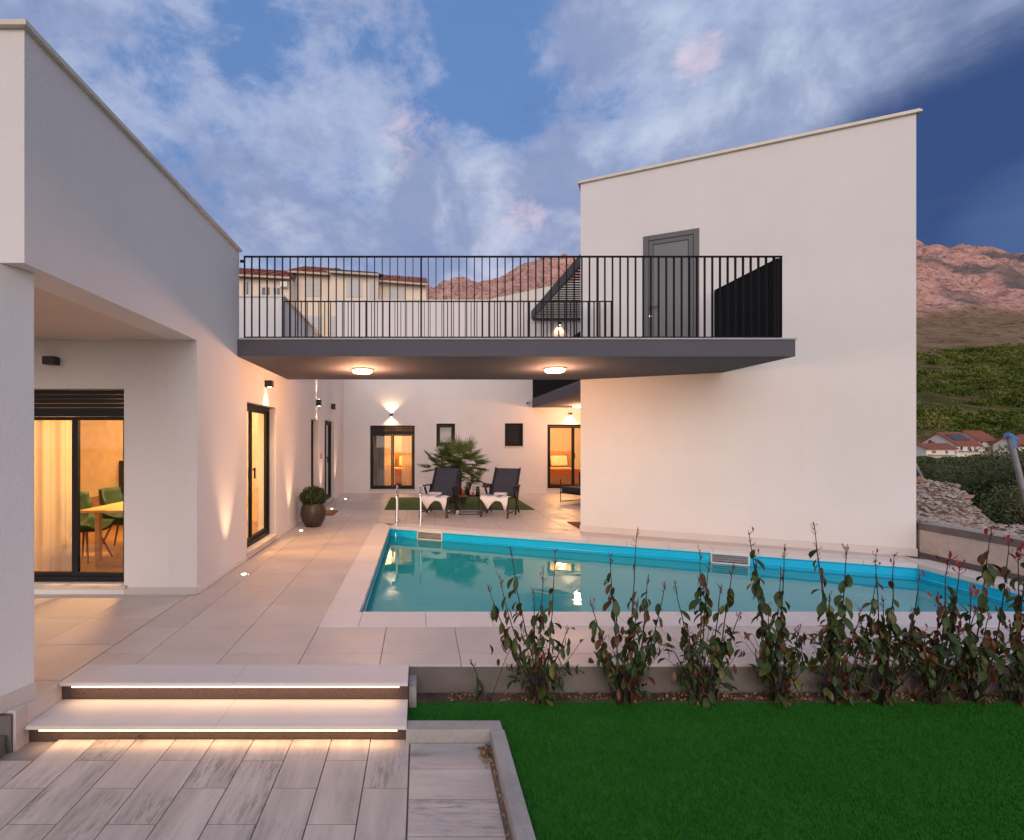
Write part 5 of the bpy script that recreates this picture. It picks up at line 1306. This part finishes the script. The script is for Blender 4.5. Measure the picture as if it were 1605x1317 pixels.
for (bpx, tips, nl, nbase, lb) in plants:
    X0 = hx_of(bpx, HY); e = empty('hedge_plant', (X0, HY, -.205), 0, lb, 'plant', 'row of photinia hedge plants'); L0 = Vector(e.location)
    b = MB(); b2 = MB(); leafc = 0
    for ti, (tx, ty) in enumerate(tips):
        yt = HY + r.uniform(-.13, .10); tip = Vector((hx_of(tx, yt), yt, EYE - (ty - VY) * yt / F)); st0 = Vector((X0 + r.uniform(-.05, .05), HY + r.uniform(-.03, .03), -.205))
        mid = st0.lerp(tip, .45) + Vector((((tip.x - st0.x) * .18), r.uniform(-.03, .03), -.02)); pts = []
        for i in range(9):
            t = i / 8; p = st0 * (1 - t) ** 2 + mid * 2 * t * (1 - t) + tip * t * t; p += Vector((r.uniform(-.004, .004), r.uniform(-.004, .004), 0)); pts.append(p)
        b.tube([p - L0 for p in pts[:8]], .0056, 5, .0030)
        b2.tube([p - L0 for p in pts[7:]], .0030, 5, .0018)
        for k in range(9):   # bare flower-stalk forks at the tip
            p = pts[7].lerp(pts[8], .3 + .7 * r.random()); q = p + Vector((r.uniform(-.022, .022), r.uniform(-.02, .02), r.uniform(.008, .035))); b2.tube([p - L0, q - L0], .0019, 4, .0013)
            if r.random() < (.8 if tx > 1450 else .45): leaf_at(e, r.choice(LR), q, math.pi + r.uniform(-.8, .8), r.uniform(0, 6.28), r.uniform(.35, .95) * (1.25 if tx > 1450 else .7), L0)
        lo, hi = (.30, .86)
        clump = r.uniform(.45, .8)
        for k in range(int(nl * 1.25)):
            t = r.uniform(lo, hi) if r.random() < .55 else min(.9, max(.25, r.gauss(clump, .07)))
            i = t * 8; i0 = int(i); p = pts[i0].lerp(pts[min(8, i0 + 1)], i - i0); az = r.uniform(0, 6.28)
            off = Vector((math.cos(az), math.sin(az), .3)) * r.uniform(.004, .02); u = r.random()
            me = r.choice(LG) if u < .62 else (LO[0] if u < .74 else r.choice(LB))
            leaf_at(e, me, p + off, r.uniform(-.15, .75), r.uniform(0, 6.28), r.uniform(.75, 1.25), L0)
    for k in range(int(nbase * 1.9)):
        a = r.uniform(0, 6.28); z = -.205 + r.uniform(.01, .50); rad = (.05 + .25 * min(1, (z + .21) / .3)) * r.random() ** .6
        p = Vector((X0 + math.cos(a) * rad, HY + math.sin(a) * rad * .45, z)); u = r.random()
        me = r.choice(LG) if u < .56 else (LO[0] if u < .66 else (r.choice(LB) if u < .92 else LR[1]))
        leaf_at(e, me, p, r.uniform(-.9, 1.6), r.uniform(0, 6.28), r.uniform(.7, 1.15), L0)
        if k % 3 == 0: b.tube([(0, 0, 0), tuple((p - L0) * .6 + Vector((r.uniform(-.02, .02), 0, .02))), tuple(p - L0)], .0025, 4, .0015)
    tag(b.build('stems', 'stem', e), kind='stuff'); tag(b2.build('young_tips', 'stem_red', e), kind='stuff')

# ------------------------------------------------------------------ right boundary: low wall, rubble, bushes, poles
lw2 = empty('low_boundary_wall', (7.1, 6.3, 0), 0, 'low unplastered boundary wall with rough concrete beam on top', 'wall'); q0 = Vector(lw2.location)
wl_pts = [(7.035, 3.9), (7.045, 7.10), (7.36, 8.3), (7.62, 8.3), (7.22, 7.0), (7.20, 3.9)]
wl_pts = [(6.98, 3.9), (7.06, 7.10), (7.24, 7.10), (7.16, 3.9)]
b = MB(); b.prism(wl_pts, -.5, .385); b.prism([(7.061, 7.101), (7.24, 7.101), (8.6, 10.2), (8.42, 10.2)], -.5, .385); o = b.build('wall_face', 'raw_plaster', lw2); o.location = -q0
b = MB(); g2 = [(6.972, 3.88), (7.052, 7.11), (7.25, 7.11), (7.17, 3.88)]; b.prism(g2, .386, .475); b.prism([(7.054, 7.111), (7.25, 7.111), (8.62, 10.2), (8.41, 10.2)], .386, .475); o = b.build('beam', 'concrete', lw2); o.location = -q0
b = MB(); b.prism([(6.965, 3.9), (7.045, 7.09), (7.055, 7.09), (6.975, 3.9)], .0, .07); o = b.build('foot_strip', 'slab_grey', lw2); o.location = -q0  # thin dark grey strip along the foot of the wall
b = MB(); b.prism([(6.985, 3.88), (7.065, 7.10), (7.24, 7.10), (7.16, 3.88)], .4755, .484); o = b.build('beam_top', 'kerb', lw2); o.location = -q0
# rubble bank
def mound(x, y):
    zr = np.interp(y, [2, 5, 7, 8, 9, 10, 11, 14], [-.3, -.1, .08, .26, .52, .80, .82, .3])
    t = np.clip((x - 7.35) / 1.6, 0, 1); z = .45 * (1 - t) + zr * t
    z = z - np.clip((x - 10.6) / 2.5, 0, 1) * (z + .45)
    z = z - np.clip((x / y - 1.07) / .12, 0, 1) * np.clip((y - 8) / .8, 0, 1) * (z + .35)
    return z + vnoise(x * 1.0, y * 1.0, 8, 4, 1.6) * .13 * np.clip((x - 7.2) / .5, .25, 1)
gx_ = np.linspace(7.18, 14, 60); gy_ = np.linspace(2, 14, 80); GX, GY = np.meshgrid(gx_, gy_); GZ = mound(GX, GY)
lim = 2.896 + (GY - 9.08) * 0  # keep clear of the block: right wall line
inside = ((GX - B_.x) * AB.x + (GY - B_.y) * AB.y) < .0
me = bpy.data.meshes.new('rubble_bank'); vv = np.stack([GX, GY, GZ], -1).reshape(-1, 3); ii = np.arange(GX.size).reshape(GX.shape)
fc = [tuple(int(v) for v in f) for f, k in zip(np.stack([ii[:-1, :-1], ii[:-1, 1:], ii[1:, 1:], ii[1:, :-1]], -1).reshape(-1, 4), (inside[:-1, :-1] & inside[1:, 1:]).reshape(-1)) if not k]
me.from_pydata(vv.tolist(), [], fc); me.materials.append(M['rubble_soil']); rbk = link('rubble_bank', me); tag(rbk, 'bank of broken limestone rubble beyond the low wall', kind='structure')
def stone_mesh(seed):
    bm = bmesh.new(); bmesh.ops.create_icosphere(bm, subdivisions=1, radius=1); rr_ = random.Random(seed)
    for v in bm.verts: v.co *= rr_.uniform(.5, 1.15); v.co.z *= .6
    me = bpy.data.meshes.new('stone'); bm.to_mesh(me); bm.free(); me.materials.append(M['stone']); return me
SM = [stone_mesh(s) for s in range(8)]; r = random.Random(8); cnt = 0; small = []
def outside(x, y): return ((x - B_.x) * AB.x + (y - B_.y) * AB.y) > .1 or y < 7
while cnt < 290:
    x = 7.3 + 3.6 * r.random(); y = 5.5 + 6 * r.random()
    if not (.98 < x / y < 1.35) or not outside(x, y): continue
    z = float(mound(np.array([x]), np.array([y]))[0]); s_ = r.uniform(.038, .085) * (1.6 if r.random() < .08 else 1)
    link('stone', SM[r.randrange(8)], rbk, (x, y, z + s_ * .15), (r.uniform(-.5, .5), r.uniform(-.5, .5), r.uniform(0, 6.28)), (s_ * r.uniform(.8, 1.4), s_, s_ * r.uniform(.6, 1))); cnt += 1
b = MB()
sv = [tuple(v.co) for v in SM[0].vertices]; sf = [tuple(p.vertices) for p in SM[0].polygons]
for k in range(9500):
    x = 7.25 + 4.6 * r.random(); y = 4 + 8 * r.random()
    if not outside(x, y): continue
    z = float(mound(np.array([x]), np.array([y]))[0]); s_ = r.uniform(.016, .045); a = r.random() * 6.28; q = len(b.v); ca, sa = math.cos(a), math.sin(a); k1, k2 = r.uniform(.8, 1.5), r.uniform(.5, 1.1)
    for vx, vy, vz in sv: X_ = vx * k1; b.v.append((x + (X_ * ca - vy * sa) * s_, y + (X_ * sa + vy * ca) * s_, z + vz * s_ * k2 + .008))
    for f in sf: b.face(*(q + i for i in f))
me = bpy.data.meshes.new('small_stones'); me.from_pydata(b.v, [], b.f); me.materials.append(M['stone']); o = link('small_stones', me, rbk); o['kind'] = 'stuff'
# bushes
def bush(x, y, rx, rz, label, n=5200, seed=0, leafs=(.035, .085), z0=-.45):
    e = empty('bush', (x, y, z0), 0, label, 'bush', 'dark bushes beyond the rubble bank'); rs = np.random.RandomState(seed)
    NC = 26; cl = rs.randn(NC, 3); cl /= np.linalg.norm(cl, axis=1)[:, None]; cl *= (.35 + .60 * rs.rand(NC, 1)); cl[:, 2] = np.abs(cl[:, 2]); rad = .20 + .20 * rs.rand(NC)
    k = rs.randint(0, NC, n); d = rs.randn(n, 3); d /= np.linalg.norm(d, axis=1)[:, None]; d *= (.6 + .45 * rs.rand(n, 1))
    c = (cl[k] + d * rad[k][:, None]) * np.array([rx, rx * .8, rz]) * .95; c[:, 2] = np.abs(c[:, 2]) + .05
    tri_cloud('foliage', c, leafs, 'bush_leaf', e, d)
    b = MB(); rr_ = random.Random(seed)
    for q in range(6): a = rr_.uniform(0, 6.28); b.tube([(0, 0, 0), (math.cos(a) * rx * .3, math.sin(a) * rx * .3, rz * .5), (math.cos(a) * rx * .6, math.sin(a) * rx * .6, rz * .85)], .03, 5, .01)
    b.build('branches', 'bark', e)
bush(15.0, 14.3, 1.5, 1.55, 'dark bush at the left of the thicket, against the plastered block', seed=1, n=15000)
bush(16.9, 14.6, 1.6, 1.65, 'broad dark bush in the middle of the thicket', seed=2, n=16000)
bush(18.8, 15.6, 1.6, 2.05, 'tall dark bush at the right behind the leaning pole', seed=3, n=16000)
bush(13.0, 11.6, 1.2, 1.45, 'lower dark green bush right behind the stone bank', seed=4, n=15000)
bush(14.3, 12.0, 1.3, 1.75, 'rounded dark bush at the foot of the leaning pole', seed=5, n=17000)
bush(12.3, 10.0, 1.05, 1.25, 'scrubby bush at the right end of the stone bank', seed=6, n=12000)
bush(14.8, 17.2, 1.9, 1.9, 'pale-topped bush furthest back below the far houses', seed=7, n=12000)
bush(13.6, 10.6, 1.4, 1.6, 'dark bush at the right picture edge below the pole', seed=9, n=15000)
for q_, (bpx_, rx_, rz_) in enumerate(((1445, 2.2, 1.15), (1486, 1.9, .75), (1528, 2.6, 1.25), (1570, 2.0, .95), (1612, 2.6, 1.5))):
    bush((bpx_ - VX) * 70 / F, 70, rx_, rz_, 'far green tree clump below the ' + ('porch house, at the block edge', 'porch house, second from the block', 'hipped house with the brightest roof', 'grey-cream garage gable', 'tiled house at the picture edge')[q_], seed=20 + q_, n=5000, leafs=(.18, .42), z0=-1.6)
bush(11.0, 8.9, .75, .75, 'low tangled bush in front of the thicket by the right picture edge', seed=10, n=8000)
b = MB(); b.tube([P(1582, 686, 9.0), P(1606, 762, 9.0)], .05, 12); po = empty('leaning_pole', P(1606, 762, 9.0), 0, 'grey metal pole with blue clamp leaning at the right picture edge', 'pole'); qq = Vector(po.location)
b = MB(); b.tube([P(1583, 688, 9.0), P(1597, 742, 9.0), P(1618, 830, 9.0)], .045, 12); o = b.build('shaft', 'galv', po); o.location = -qq
b = MB(); b.tube([P(1578, 681, 9.0), P(1592, 690, 9.0)], .05, 8); b.tube([P(1584, 686, 9.0), P(1588, 702, 9.0)], .056, 10); o = b.build('clamp', 'clamp_blue', po); o.location = -qq
b = MB(); b.tube([P(1428, 715, 11.0), P(1449, 757, 11.0)], .03, 8); o = b.build('thin_pole', 'galv', origin='auto'); tag(o, 'thin grey pole stuck in the rubble next to the block corner', 'pole')
